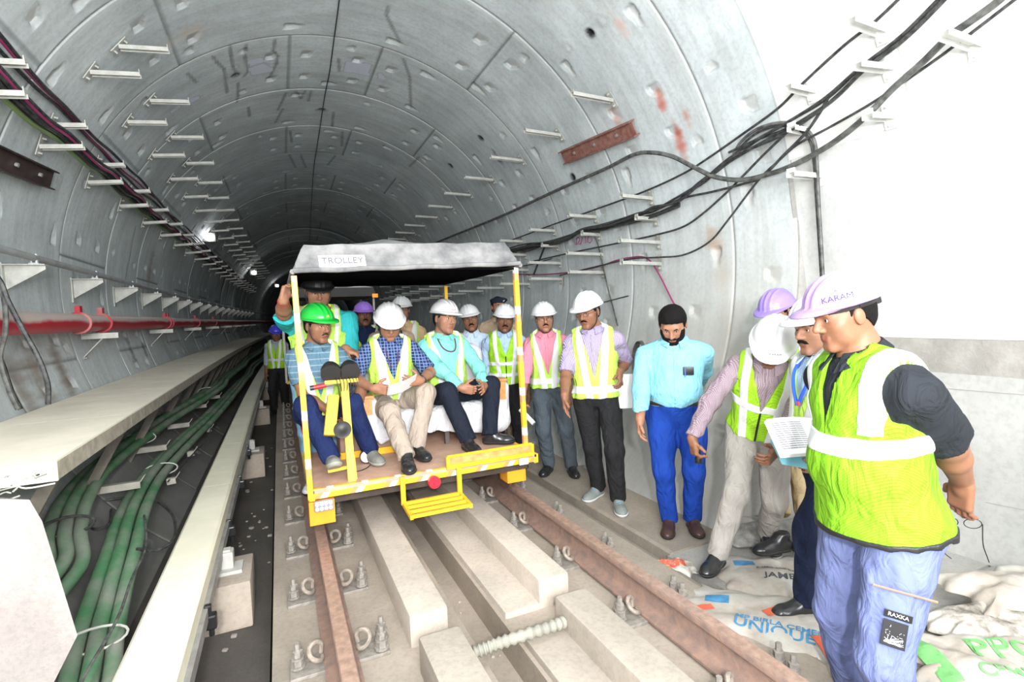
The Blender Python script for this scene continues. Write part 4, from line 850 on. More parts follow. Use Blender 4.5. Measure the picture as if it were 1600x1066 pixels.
    for sd in 'LR':
        sh, el, wr = arms[sd][:3]; sd_ = unit(el-sh)
        if sleeve == 'short': sp += [('cap', sh, sh+sd_*up_l*.70, .060*s*arm_w, .062*s*arm_w, 1)]
        elif sleeve == 'elbow': sp += [('cap', sh, sh+sd_*up_l*.88, .065*s*arm_w, .066*s*arm_w, 1)]
        else: sp += [('cap', sh, el, .062*s*arm_w, .056*s*arm_w), ('cap', el, el+(wr-el)*.94, .057*s*arm_w, .047*s*arm_w, 1)]
    lo, hi = prim_bounds(torso+sp, .05); ff = Field(lo, hi, .0065*q)
    for p in torso: ff.add(p, cf, .05)
    for p in neck[:1]: ff.add(p, -.004, .03)
    for p in sp: ff.add(p, 0, .03)
    ff.half(P+Up*(.075 if tuck else -.06)*s, -Up); ff.half(NB+nd*.004, nd); ff.folds(.011, .8, seed, Uc)
    so = npmesh('shirt', [ff.surf()], shirt_m, base, root)
    b = MB(); ring = []; r0 = .070*(.45+.55*w)
    for a in range(16, 345, 12):
        aa = R_(a); fr = (1+math.cos(aa))/2; rad = Lc*math.sin(aa)*(.92+.1*w)+Fc*math.cos(aa); o_ = NB+Fc*.004-base
        tp0 = o_+rad*r0+Uc*(.036-.034*fr); bt = o_+rad*(r0+.024+.024*fr**6)+Uc*(.004-.044*fr-.022*fr**12)+Fc*(.012*fr)
        ring.append([tp0, bt+rad*.004, bt-rad*.006, tp0-rad*.006])
    vs = [p for r_ in ring for p in r_]; fs = [(i*4+k, i*4+(k+1) % 4, i*4+4+(k+1) % 4, i*4+4+k) for i in range(len(ring)-1) for k in range(4)]+[(0, 1, 2, 3), tuple((len(ring)-1)*4+k for k in (3, 2, 1, 0))]
    b.add(vs, fs); co_ = b.build('collar', collar or shirt_m, root, smooth=True); co_.parent = so
    if sleeve != 'polo' and (extras or {}).get('placket', True):
        fp = Field(lo, hi, .006*q)
        for p in torso: fp.add(p, cf+.0035, .05)
        fp.half(P+Up*.078*s, -Up); fp.folds(.011, .8, seed, Uc); x, y, z = fp.coords(NB, Mc); fp.D = np.maximum(fp.D, np.maximum(np.maximum(np.abs(x)-.013, -y), z+.055)); v_, f_ = fp.surf()
        if len(v_): npmesh('button_placket', [(v_, f_)], shirt_m, base, root).parent = so
    # trousers
    tp = [('ell', P+Up*.03*s, Mp, (.160*w*s, .115*w*s, .12*s)), ('ell', P+Up*.10*s+Fp*belly*.4, Mp, ((.148*w+belly*.25)*s, (.104*w+belly*.7)*s, .10*s))]; kt = .04
    lo, hi = prim_bounds(tp+[('cap', legs[k][0], legs[k][1], .10*w, .10) for k in 'LR']+[('cap', legs[k][1], legs[k][2], .08, .08) for k in 'LR'], .04); ft = Field(lo, hi, .0075*q)
    for p in tp: ft.add(p, .010, .04)
    for k in 'LR':
        hip, kn, ank = legs[k][:3]; b_ = ank+(ank-kn)*.06; ft.add(('cap', hip+Up*.0, kn, .100*w*s, .076*s), 0, .035); ft.add(('cap', kn, b_, .075*s, .066*s, 1), 0, .03)
        if seat: ft.add(('ell', hip+(kn-hip)*.2, Mp, (.10*w, .12*w, .085)), 0, .04)
    x, y, z = ft.coords(P, Mp); ft.D = np.maximum(ft.D, np.minimum(z-.105*s, (.17 if seat else 9)-y)); ft.folds(.012, .75, seed+5, unit(legs['L'][2]-legs['L'][1])); to = npmesh('trousers', [ft.surf()], trousers, base, root)
    if belt and tuck:
        fb = solid([('ell', tp[0][1], tp[0][2], tp[0][3]), tp[1]], .006*q, g=.0155, k=.04); fb.half(P+Up*.112*s, Up); fb.half(P+Up*.078*s, -Up); npmesh('belt', [fb.surf()], mat('belt_dark', (.03, .022, .018), .4), base, root)
    # vest
    if vest:
        vt = torso[:3]+torso[4:]+[('ell', P-Up*.03*s+Fp*belly*.3, Mp, (.162*w*s*vest.get('skirt', 1), (.116*w+belly*.4)*s*vest.get('skirt', 1), .17*s))]+[('cap', S-Lc*.095*w*s-Uc*.030*s, S+Lc*.095*w*s-Uc*.030*s, .062*s, .062*s)]; gv = cf+.013
        def vfield(g, h=.0065):
            lo, hi = prim_bounds(vt, .06); fv = Field(lo, hi, h*q)
            for p in vt: fv.add(p, g, .05)
            fv.add(neck[0], .004, .03); x, y, z = fv.coords(S, Mc)
            hem = vest.get('hem', -.50)*s; fv.half(S+Uc*hem, -Uc)
            nk = .078-np.sqrt(x*x+(y-.005)**2); fv.D = np.maximum(fv.D, np.where(z > -.02, nk, -.3)); zv = vest.get('v', -.24)*s; sl = vest.get('slope', .36)
            vv = (z-zv)*sl*.95-np.abs(x); fv.D = np.maximum(fv.D, np.where(y > .02, np.minimum(vv, .05), -.3)); fv.D = np.maximum(fv.D, np.abs(x)-vest.get('half', .155)*w*s-np.maximum(0, (-.14*s-z))*1.8)
            for sg in (-1, 1): fv.sub(('cap', S+Lc*sg*.235*w*s+Uc*.05*s, S+Lc*sg*.225*w*s-Uc*.14*s, .065*s, .060*s), 0, .02)
            return fv, (x, y, z)
        fo = lambda fv: fv.folds(.011, .8, seed, Uc)
        fv, _ = vfield(gv); fo(fv); vo = npmesh('safety_vest', [fv.surf()], vest.get('m', LIME), base, root)
        def bandp(name, mk, g, m_):
            fv, (x, y, z) = vfield(g, .0055); fo(fv); fv.D = np.maximum(fv.D, mk(x, y, z).astype(np.float32)); v, f_ = fv.surf()
            if len(v): o = npmesh(name, [(v, f_)], m_, base, root); o.parent = vo; return o
        bw = vest.get('bw', .027)*s; bx = vest.get('bx', .088)*w*s
        tp_ = vest.get('taper', .12); bandp('reflective_band', lambda x, y, z: np.maximum(np.abs(np.abs(x)-(bx+tp_*(z+.1*s)*(z < -.1*s)*(y > 0)))-bw, vest.get('vstop', -9)-z), gv+.004, BAND)
        for z0, z1 in vest.get('bands', ((-.40, -.345),)): bandp('reflective_band', lambda x, y, z: np.maximum(z0*s-z, z-z1*s), gv+.0045, BAND)
        if vest.get('zip'): bandp('zip', lambda x, y, z: np.maximum(np.maximum(np.abs(x)-.006, .02-y), z-(vest.get('v', -.24))*s), gv+.006, STRAP)
        if vest.get('trim'):
            bandp('hem_trim', lambda x, y, z: z-(vest.get('hem', -.5)*s+.020), gv+.005, STRAP)
    # shoes
    for k in 'LR':
        hip, kn, ank, g, fd, fu = legs[k]; ls = np.cross(fu, fd); Ms = [ls, fd, fu]; ss = s*1.02
        sp_ = [('ell', g+fd*-.015*ss+fu*.040*ss, Ms, (.038*ss, .052*ss, .046*ss)), ('ell', g+fd*.075*ss+fu*.036*ss, Ms, (.043*ss, .085*ss, .040*ss)), ('ell', g+fd*.135*ss+fu*.030*ss, Ms, (.046*ss, .066*ss, .034*ss)), ('cap', g+fu*.11*ss-fd*.005, g+fu*.055*ss+fd*.05, .042*ss, .038*ss)]
        fs = solid(sp_, .0045*q, k=.03); fs.half(g+fu*.020*ss, -fu); fs.half(g+fu*.125*ss, fu); fs.folds(.002, 2, seed); sho = npmesh('shoe', [fs.surf()], shoes, base, root)
        fs = solid(sp_[:3], .0045*q, g=.005, k=.03); fs.half(g+fu*.026*ss, fu); fs.half(g+fu*.001, -fu); x, y, z = fs.coords(g+fd*.045*ss, Ms); npmesh('sole', [fs.surf()], sole or mat('sole_black', (.02, .02, .02), .7), base, root).parent = sho
        b = MB()
        for j in range(4):
            c = g+fd*(.055+.020*j)*ss+fu*(.088-.010*j)*ss-base; b.tube([c-ls*.024, c+fu*.008, c+ls*.024], .0042, 5)
        b.build('laces', (extras or {}).get('lace', STRAP), root).parent = sho
    J = dict(S=S, P=P, Lc=Lc, Fc=Fc, Uc=Uc, Hc=Hc, Mh=Mh, arms=arms, legs=legs, hp=hp_, base=base, root=root, s=s, F=F, Lf=Lf, NB=NB)
    bpy.context.view_layer.update()
    return J
# ============================================================ INSPECTION TROLLEY
yel = mat('trolley_yellow', (.80, .46, .02), .45, var=.10, vscale=9, bump=.08); org = mat('trolley_orange', (.80, .33, .02), .45, var=.08)
def hazard(name, axis=(1, 0, 1), sc=9.):
    M = bpy.data.materials.new(name); M.use_nodes = True; nt = M.node_tree; N = nt.nodes; L = nt.links; b = N['Principled BSDF']; b.inputs['Roughness'].default_value = .4
    tc = N.new('ShaderNodeTexCoord'); dt = N.new('ShaderNodeVectorMath'); dt.operation = 'DOT_PRODUCT'; dt.inputs[1].default_value = tuple(a*sc for a in axis); L.new(tc.outputs['Object'], dt.inputs[0])
    fr = N.new('ShaderNodeMath'); fr.operation = 'FRACT'; L.new(dt.outputs['Value'], fr.inputs[0]); cr = N.new('ShaderNodeValToRGB'); cr.color_ramp.interpolation = 'CONSTANT'; e = cr.color_ramp.elements
    e[0].position = 0; e[0].color = (.82, .50, .03, 1); e[1].position = .45; e[1].color = (.80, .30, .10, 1); q = e.new(.62); q.color = (.85, .84, .80, 1); q = e.new(.82); q.color = (.82, .50, .03, 1)
    L.new(fr.outputs[0], cr.inputs[0]); L.new(cr.outputs[0], b.inputs['Base Color']); return M
hz = hazard('hazard_tape', (1, 0, -.7), 4.6); hzp = hazard('hazard_pole', (0, 0, 1), 3.3)
ply = mat('deck_ply', (.62, .38, .27), .7, col2=(.46, .30, .22), vscale=6, bump=.15)
T = empty('inspection_trolley', (0, 4.2, 0), 'yellow motor trolley with grey canvas roof, striped poles and wooden deck', 'rail trolley')
FY, RY, DX0, DX1 = 3.45, 5.25, -.80, .79
MB().box(((DX0+DX1)/2, (FY+RY)/2, .328), (DX1-DX0, RY-FY, .022)).build('deck', ply, T)
b = MB().box((-.02, FY+.02, .312), (DX1-DX0+.02, .035, .065), bev=.004); b.build('front_rail', hz, T)
MB().box((DX0, (FY+RY)/2, .305), (.035, RY-FY, .07), bev=.004).box((DX1, (FY+RY)/2, .305), (.035, RY-FY, .07), bev=.004).box((0, RY, .305), (DX1-DX0, .035, .07), bev=.004).build('side_rail', yel, T)
MB().box((0, FY+.10, .245), (1.5, .05, .06)).box((0, RY-.2, .245), (1.5, .05, .06)).bar((-.6, FY+.1, .25), (-.6, RY, .25), .05, .05).bar((.6, FY+.1, .25), (.6, RY, .25), .05, .05).build('underframe', mat('underframe_dark', (.05, .035, .025), .7, var=.3), T)
# raised kick strip on the right half of the front edge
f = MB().box((.42, FY-.01, .425), (.66, .020, .018), bev=.003).box((.42, FY-.02, .352), (.68, .022, .030), bev=.003).box((.09, FY-.015, .385), (.022, .02, .08)).box((.75, FY-.015, .385), (.022, .02, .08)); fo_ = f.build('kick_rail', yel, T)
MB().box((.42, FY-.008, .388), (.64, .008, .055)).build('kick_board', mat('kick_dull', (.50, .30, .10), .6, var=.25, vscale=12), fo_)
# hanging step
b = MB()
for x in (-.235, .162): b.box((x, FY-.035, .25), (.032, .024, .19), bev=.003)
st = b.build('hanger', yel, T)
for sx in (-.235, .162): MB().bar((sx, FY-.03, .160), (sx, FY-.27, .145), .022, .028, bev=.003).build('step_side', yel, st)
for k in range(4): MB().bar((-.235, FY-.04-.073*k, .162-.004*k), (.162, FY-.04-.073*k, .162-.004*k), .026 if k in (0, 3) else .022, .022, bev=.003).build('step_tread', yel, st)
# lamps
MB().lathe([(.001, .0), (.040, 0), (.044, .012), (.040, .05), (.001, .05)], (-.015, FY-.045, .268), 18, (0, 1, 0)).build('tail_lamp', mat('tail_red', (.65, .02, .04), .25, emit=.6), T, smooth=True)
def ledbox(x, z, y):
    t = MB().box((x, y, z), (.115, .03, .065), bev=.006).build('led_lamp', mat('led_frame', (.25, .25, .26), .4), T); b = MB()
    for i in range(4):
        for j in range(2): b.lathe([(.001, 0), (.0115, 0), (.011, .004), (.001, .005)], (x-.041+.027*i, y-.015, z-.015+.030*j), 8, (0, -1, 0))
    b.build('led', mat('led_lens', (.9, .9, .92), .15, emit=.25), t)
ledbox(-.735, .245, FY-.03)
MB().box((.675, FY-.02, .305), (.075, .012, .05), bev=.004).build('number_plate', mat('plate_white', (.85, .85, .85), .4), T); text('125-1', 'plate_text', .022, (.675, FY-.027, .305), frame((1, 0, 0), (0, 0, 1)), blackp, T)
for x, y0 in ((-.745, 3.46), (.665, 3.56)): MB().box((x, y0+.06, .19), (.155, .15, .15), bev=.004).build('wheel_guard', org, T)
# wheels and axles
wm = mat('wheel_rust', (.24, .15, .12), .6, metal=.3, var=.25)
for y in (3.86, 4.95):
    MB().cyl((-.68, y, .15), (.68, y, .15), .022, 12).build('axle', mat('underframe_dark', (.05, .035, .025)), T)
    for sg in (-1, 1):
        wv = MB().lathe([(.001, -.03), (.05, -.03), (.055, -.01), (.13, -.005), (.172, -.005), (.175, .01), (.152, .022), (.15, .075), (.13, .075), (.12, .03), (.055, .03), (.04, .06), (.001, .06)], (sg*.69, y, .152), 32, (sg, 0, 0)).build('wheel', wm, T, smooth=True)
# poles
LP0, LP1 = ony(486, 786, FY-.01), ony(459, 431, FY-.01); RP0, RP1 = ony(821, 694, FY+.02), ony(805, 418, FY+.02); LP0[2] = .30; RP0[2] = .36
for a, c, m_ in ((LP0, LP1, hzp), (RP0, RP1, hzp)): MB().bar(a, c, .034, .034, up=(0, 1, 0), bev=.003).build('roof_pole', m_, T)
for x in (-.76, .68): MB().bar((x, 5.2, .33), (x, 5.2, 1.72), .032, .032, up=(0, 1, 0)).build('roof_pole', yel, T)
# canvas roof
canv = mat('grey_canvas', (.27, .265, .26), .8, col2=(.10, .10, .105), vscale=4.5, bump=.3, bscale=12); cwhite = mat('roof_white', (.68, .67, .65), .7, var=.1)
vs = []; X0, X1, Y0c, Y1c = -.835, .690, 3.40, 5.28
us = [0, .012, .024, .036, .05]+[.05+.90*i/30 for i in range(1, 30)]+[.95, .964, .976, .988, 1]; vv = [0, .010, .020, .030, .042]+[.042+.916*i/18 for i in range(1, 18)]+[.958, .97, .98, .99, 1]
def roof_z(u, v):                    # tapered skirt, then a low ridge
    e = min(u, 1-u)/.045; g = min(v/.040, 1e9); gb = (1-v)/.040; k_ = min(1, e, g, gb); hgt = .160*k_
    if k_ >= 1: hgt += .075*max(0, 1-abs(u-.42)/.36)*min(1, (v-.04)/.16)*min(1, (1-v-.04)/.2)
    return hgt+.004*math.sin(u*37+v*11)*math.sin(v*19+u*5)
for side_ in (0, 1):
    for v in vv:
        for u in us: vs.append((X0+u*(X1-X0), Y0c+v*(Y1c-Y0c)+.006*math.sin(u*26+1)*(v < .045 and v > 0), 1.722+.050*u+roof_z(u, v)-(.008 if side_ else 0)))
NU, NV = len(us), len(vv); fs = [(j*NU+i, j*NU+i+1, (j+1)*NU+i+1, (j+1)*NU+i) for j in range(NV-1) for i in range(NU-1)]; fs2 = [tuple(k+NU*NV for k in reversed(f_)) for f_ in fs]
bd = [i for i in range(NU)]+[j*NU+NU-1 for j in range(1, NV)]+[(NV-1)*NU+i for i in range(NU-2, -1, -1)]+[j*NU for j in range(NV-2, 0, -1)]; fs3 = [(a, a+NU*NV, c+NU*NV, c) for a, c in zip(bd, bd[1:]+bd[:1])]
rf = MB().add(vs, fs+fs2+fs3).build('canvas_roof', canv, T, smooth=True)
MB().tube([(X0+.005+(X1-X0-.01)*i/30, Y0c-.012, 1.716+.050*i/30+.003*math.sin(i*.9)) for i in range(31)], .016, 8).build('rolled_hem', canv, T, smooth=True)
for sx, yy in ((X0, 0), (X1, .045)): MB().tube([(sx, Y0c-.01+(Y1c-Y0c)*i/12, 1.712+yy) for i in range(13)], .016, 8).build('rolled_hem', canv, T, smooth=True)
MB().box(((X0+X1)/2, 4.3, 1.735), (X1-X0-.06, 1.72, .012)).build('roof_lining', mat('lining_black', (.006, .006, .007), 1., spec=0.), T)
A, B = ony(498, 410, Y0c+.012), ony(571, 409, Y0c+.012); sg_ = MB().box(tuple((A+B)/2), (float(B[0]-A[0]), .012, .092), Matrix.Rotation(R_(-25), 3, 'X') @ Matrix.Rotation(R_(-2), 3, 'Y')).build('sign_board', mat('sign_white', (.82, .82, .82), .5), T)
text('TROLLEY', 'lettering', .062, tuple((A+B)/2+V_((0, -.016, .007))), frame((1, 0, .03), (0, .42, .9)), mat('sign_grey', (.10, .10, .12), .6), sg_)
# driver's control post
dm = mat('dirty_yellow', (.80, .50, .03), .5, var=.2, vscale=11); cb, ct = V_((-.545, 3.53, .33)), V_((-.535, 3.76, .985))
po = MB().bar(cb, ct, .052, .030, up=(0, -1, 0), bev=.003).build('control_post', dm, T)
MB().bar(cb+V_((-.115, .14, .30)), ct+V_((-.075, .02, -.10)), .075, .05, up=(0, -1, 0), bev=.004).bar(cb+V_((.03, .03, 0)), cb+V_((.03, .10, .15)), .014, .03).bar(ct+V_((-.13, -.02, 0)), ct+V_((.09, -.02, 0)), .03, .025).build('upright_box', dm, po)
MB().bar(cb+V_((-.14, .08, .075)), cb+V_((0, .06, .09)), .022, .02).build('foot_peg', dm, po)
blk_r = mat('black_rubber', (.018, .018, .018), .45)
MB().lathe([(.001, -.03), (.02, -.03), (.022, 0), (.045, .002), (.056, .012), (.056, .02), (.030, .016), (.016, .022), (.001, .022)], tuple(cb+V_((-.045, -.015, .365))), 22, (0, -1, 0)).build('horn', blk_r, po, smooth=True)
for dx in (-.085, .040):
    c = ct+V_((dx, -.02, .060)); h_ = MB().lathe([(.001, .0), (.062, 0), (.068, .015), (.066, .045), (.05, .085), (.02, .10), (.001, .102)], tuple(c+V_((0, -.01, 0))), 22, (0, .9, .45)).build('lamp_shell', blk_r, po, smooth=True)
    MB().lathe([(.001, 0), (.070, 0), (.070, .014), (.001, .014)], tuple(c+V_((0, -.018, -.004))), 22, (0, .9, .45)).build('lamp_rim', mat('rim_black', (.03, .03, .032), .3), h_, smooth=True)
b = MB()
for k in range(7): b.tube(spline([ct+V_((-.06+.02*k, -.01, .04)), ct+V_((-.05+.022*k, -.05, -.01)), ct+V_((-.04+.015*k, -.03, -.09)), ct+V_((-.03, 0, -.16))], 5), .003, 5)
b.build('wiring', blk_r, po)
MB().tube([ct+V_((-.07, 0, -.02)), ct+V_((-.13, .0, -.025))], .010, 8).build('handlebar', mat('chrome', (.5, .5, .5), .3, metal=.9), po); gr = MB().tube([ct+V_((-.12, 0, -.02)), ct+V_((-.20, .0, -.03))], .016, 10).build('grip', mat('grip_red', (.5, .02, .03), .5), po)
MB().tube([ct+V_((-.20, 0, -.03)), ct+V_((-.225, .0, -.032))], .017, 10).build('grip_end', blk_r, gr)
# engine box and the two round lamps lying on the deck
MB().box((-.30, 4.30, .47), (.50, .30, .26), bev=.01).build('battery_box', mat('brown_box', (.33, .22, .17), .8, var=.1), T); MB().box((-.3, 4.12, .365), (.52, .03, .05)).build('box_rail', yel, T)
for dx, r_ in ((-.394, .05), (-.315, .032)):
    h_ = MB().lathe([(.001, .07), (r_*.6, .065), (r_*.95, .03), (r_, 0)], (dx, 3.86+.02, .34+r_+.004), 20, (0, 1, 0)).build('deck_lamp', blk_r, T, smooth=True); MB().lathe([(.001, -.006), (r_*.8, -.004), (r_*.86, .0)], (dx, 3.879, .34+r_+.004), 20, (0, 1, 0)).build('lens', mat('deck_lens', (.85, .86, .85), .2, emit=.3), h_, smooth=True)
MB().tube(spline([(-.36, 3.83, .36), (-.42, 3.75, .345), (-.50, 3.72, .343), (-.55, 3.8, .345)], 5), .004, 5).build('lamp_cord', blk_r, T)
settle(T)
# driver's stool
t = empty('stool', (-.64, 4.2, .34), "driver's stool with a red seat behind the yellow control post", 'stool'); MB().box((-.64, 4.2, .60), (.36, .30, .05), bev=.015).build('seat', mat('seat_red', (.6, .02, .05), .5), t)
for dx in (-.14, .14):
    for dy in (-.11, .11): MB().box((-.64+dx, 4.2+dy, .46), (.025, .025, .24)).build('leg', yel, t)
settle(t)
# sofa under a white cloth
SO = empty('sofa', (.2, 4.4, .34), 'sofa under a white cloth with wooden armrest ends, on the trolley deck', 'sofa'); I3 = [V_((1, 0, 0)), V_((0, 1, 0)), V_((0, 0, 1))]
pr = [('box', (.22, 4.34, .53), I3, (.60, .26, .13), .05), ('box', (.22, 4.66, .82), I3, (.60, .085, .30), .06), ('box', (-.34, 4.36, .62), I3, (.075, .28, .18), .06), ('box', (.80, 4.36, .62), I3, (.075, .28, .20), .06)]
ff = solid(pr, .010, g=.012, k=.07, pad=.04); X_, Y_, Z_ = ff.pts((slice(None),)*3); hem = .42+.045*np.sin(X_*4.2+1.2)+.06*np.exp(-((X_+.36)/.09)**2)*np.sin(X_*60)+Y_*0; ff.D = np.maximum(ff.D, (hem-Z_)*.9); ff.folds(.020, .42, 3, (0, .3, 1))
cl = npmesh('cloth_cover', [ff.surf()], fabric('white_cloth', (.66, .66, .68), .9), V_((.2, 4.4, .34)), SO)
b = MB()
for x in (-.30, -.05, .30, .72):
    for y in (4.13, 4.6): b.box((x, y, .40), (.035, .035, .13))
b.build('leg', mat('leg_dark', (.10, .08, .07), .6), SO); woodm = mat('orange_wood', (.62, .28, .10), .5, var=.2, vscale=20)
for (x, z, c) in ((-.335, .80, 1), (.80, .835, 1)): MB().box((x, 4.14, z), (.10, .16, .03), bev=.012).box((x, 4.08, z-.09), (.06, .03, .16), bev=.008).build('armrest_end', woodm, SO)
settle(SO)
for o in list(SO.children):
    if o.name.startswith('cloth_cover'): o.matrix_parent_inverse = Matrix.Identity(4)
# second trolley waiting behind
t = empty('parked_trolley', (-.1, 10.8, 0), 'second trolley with a dark canvas roof standing behind the first one', 'rail trolley'); bx = float(ony(588, 460, 10)[0])-.85
MB().sweep([(-.85, 1.84), (.85, 1.84), (.8, 2.0), (0, 2.12), (-.8, 2.0)], [10, 11.8], xo=lambda y: bx).build('canvas_roof', mat('dark_canvas', (.09, .09, .09), .8), t); MB().sweep([(-.8, 2.005), (.8, 2.005), (0, 2.13)], [9.98, 11.8], xo=lambda y: bx).build('roof_sheet', cwhite, t)
MB().box((bx, 10.9, .33), (1.6, 1.8, .05)).build('deck', yel, t)
for x in (-.8, .8):
    for y in (10.05, 11.7): MB().box((bx+x, y, 1.08), (.035, .035, 1.52)).build('roof_pole', galv, t)
for y in (10.4, 11.4):
    for sg in (-1, 1): MB().cyl((bend(y)+sg*.69, y, .152), (bend(y)+sg*.77, y, .152), .15, 20).build('wheel', wm, t)
A = ony(586, 462, 9.9); MB().box((A[0], A[1], A[2]), (.10, .03, .07)).build('marker_light', mat('marker_orange', (.9, .25, .02), .4, emit=1.2), t); settle(t)
# ============================================================ PEOPLE
GZ = -.235
blk_shoe = mat('black_leather', (.018, .018, .019), .28, spec=.6)
SK1, SK2, SK3, SK4 = (.36, .175, .105), (.27, .125, .072), (.20, .09, .052), (.50, .28, .19)
def head_helmet(hat): return hat
def place(px, py, Y, z=GZ): p = ony(px, py, Y); return V_((p[0], p[1], z))
def hw(px, py, Y): return ony(px, py, Y)
def Hof(px, py, Y, z=GZ, hel=.05): return float(ony(px, py, Y)[2]-z-hel)
white_shoe = mat('sneaker_sole', (.8, .8, .8), .5)
VX = dict(v=-.36, slope=.30, bx=.092, bw=.030, bands=((-.46, -.40),), hem=-.50, m=LIMEP)       # broad white bands, deep open front
VZ = dict(v=-.20, slope=.34, bx=.095, bw=.024, bands=((-.36, -.305),), hem=-.50, zip=1)
UPD = V_((0, 0, -1))

# ---- standing to the right of the track
J1 = person('bareheaded bearded man in a light blue shirt and royal blue trousers, looking down', (1.66, 2.90, GZ), -40, H=1.665, w=1.22, belly=.045, lean=2, head=(-8, 34, 0), skin=SK1, shirt=fabric('sky_shirt', (.24, .54, .68)), sleeve='long', trousers=fabric('royal_blue', (.012, .055, .34)),
           hair='thick', beard=1, stache=1.2, shoes=mat('brown_shoe', (.06, .03, .025), .35), arm_w=1.12, seed=11, hands=dict(R=dict(w=hw(1000, 655, 2.80), d=(-.05, 0, -1), t=(-.6, -.6, 0), curl=.35), L=dict(w=hw(1092, 600, 3.12), pole=(.6, -.2, -.3), d=(-.9, .1, .1), t=(0, 0, 1))),
           feet=dict(R=dict(p=onz(1046, 828, GZ), yaw=-6), L=dict(p=onz(1082, 826, GZ), yaw=12)))
J2 = person('man in a purple striped shirt, lime vest, and grey trainers with turquoise laces', (1.44, 3.58, GZ), -38, H=1.765, side=3, w=1.05, belly=.02, head=(-26, 12, 0), skin=SK2, shirt=fabric('striped_shirt', (.46, .42, .52), pat='stripe', col2=(.16, .08, .28)), sleeve='elbow', trousers=fabric('charcoal', (.022, .022, .024)),
           hat=WHITE, stache=1, glasses=True, shoes=mat('grey_trainer', (.24, .26, .25), .6), sole=white_shoe, vest=dict(VX, v=-.34, slope=.26), seed=2, extras=dict(lace=mat('turquoise', (.02, .45, .60), .5)),
           hands=dict(R=dict(w=hw(882, 618, 3.42), d=(0, -.05, -1), t=(-.5, -.7, 0), curl=.2), L=dict(w=hw(968, 582, 3.42), pole=(.6, .5, -.2), d=(-.2, -.4, -.8), t=(-.6, -.6, 0), curl=.6)),
           feet=dict(R=dict(p=onz(935, 776, GZ), yaw=-30), L=dict(p=onz(966, 795, GZ), yaw=12)))
J3 = person('man in a pink checked shirt, white helmet, glasses and lime vest, grey trousers', (1.50, 4.52, GZ), -30, H=1.70, side=3, w=1.0, head=(8, 4, 0), skin=SK1, shirt=fabric('pink_shirt', (.62, .16, .25), pat='check', col2=(.72, .32, .40)), sleeve='long', trousers=fabric('slate_grey', (.085, .105, .125)),
           hat=WHITE, stache=.9, glasses=True, shoes=blk_shoe, vest=dict(VX), seed=3, hands=dict(R=dict(w=hw(815, 640, 4.32), d=(-.1, -.1, -1), t=(-.5, -.6, 0), curl=.7)), feet=dict(R=dict(p=onz(858, 738, GZ), yaw=-20), L=dict(p=onz(893, 740, GZ), yaw=14)))
J4 = person('man in a white helmet and zipped lime vest just behind the right roof pole', place(793, 640, 5.05), -22, H=1.70, w=1.08, head=(2, 6, -4), skin=SK3, shirt=fabric('pale_blue_shirt', (.40, .55, .75)), sleeve='long', trousers=fabric('black_cloth', (.02, .02, .022)), hat=WHITE, stache=1.3, shoes=blk_shoe, vest=dict(VZ, bw=.022, bx=.10, bands=((-.30, -.26), (-.42, -.38))), seed=4, q=1.25)
khaki = fabric('khaki_uniform', (.50, .37, .25))
J5 = person('policeman in khaki and dark beret, at the back near the right roof pole', place(784, 640, 5.9), -18, H=Hof(780, 455, 5.9, hel=.06), w=1.02, head=(14, 0, 0), skin=SK2, shirt=khaki, sleeve='elbow', trousers=khaki, hat='beret', hair='short', shoes=blk_shoe, seed=5, q=1.4)
J6 = person('man with glasses, white helmet and pale blue shirt behind the right of the sofa', place(742, 640, 5.45, -.19), -20, H=1.67, w=1.02, lean=6, head=(4, -4, 8), skin=SK2, shirt=fabric('powder_shirt', (.58, .70, .86)), sleeve='long', trousers=fabric('dark_blue_cloth', (.03, .04, .08)), hat=WHITE, stache=1.2, glasses=True, shoes=blk_shoe, seed=6, q=1.25)
J7 = person('man in a white helmet, peach shirt and lime vest behind the sofa', place(636, 640, 6.0, -.19), -14, H=Hof(627, 461, 6.0, -.19), w=1.1, head=(-8, 2, 0), skin=SK1, shirt=fabric('peach_shirt', (.70, .47, .28)), sleeve='elbow', trousers=fabric('dark_brown_cloth', (.05, .04, .03)), hat=WHITE, stache=1.3, glasses=True, shoes=blk_shoe, vest=dict(VX, bx=.11), seed=7, q=1.4)
J8 = person('policeman in a khaki uniform and black beret, behind the man with the plaid shirt', place(618, 640, 5.55, -.19), -5, H=Hof(612, 470, 5.55, -.19, .03), w=1.0, head=(-22, 8, 0), skin=SK2, shirt=khaki, sleeve='elbow', trousers=khaki, hat='beret', shoes=blk_shoe, seed=8, q=1.4)
J9 = person('man in a purple helmet, navy shirt and lime vest behind the driver', place(576, 640, 6.5, -.19), -2, H=Hof(570, 470, 6.5, -.19), w=.98, head=(4, 2, 0), skin=SK3, shirt=fabric('navy_polo', (.012, .025, .075)), sleeve='elbow', trousers=fabric('dark_blue_cloth', (.03, .04, .08)), hat=mat('helmet_purple', (.34, .17, .70), .3, coat=.3), stache=1.3, shoes=blk_shoe, vest=dict(VX, v=-.30, slope=.42, bx=.125, bw=.022), seed=9, q=1.4)
J10 = person('man in a blue helmet and lime vest far back left of the track', place(437, 620, 10.6, -.30), -12, H=1.62, w=.95, head=(20, 14, 0), skin=SK3, shirt=fabric('grey_shirt', (.35, .38, .42)), sleeve='long', trousers=fabric('black_cloth', (.02, .02, .022)), hat=mat('helmet_blue', (.06, .06, .60), .3), shoes=blk_shoe, vest=dict(VZ), seed=10, q=1.8)

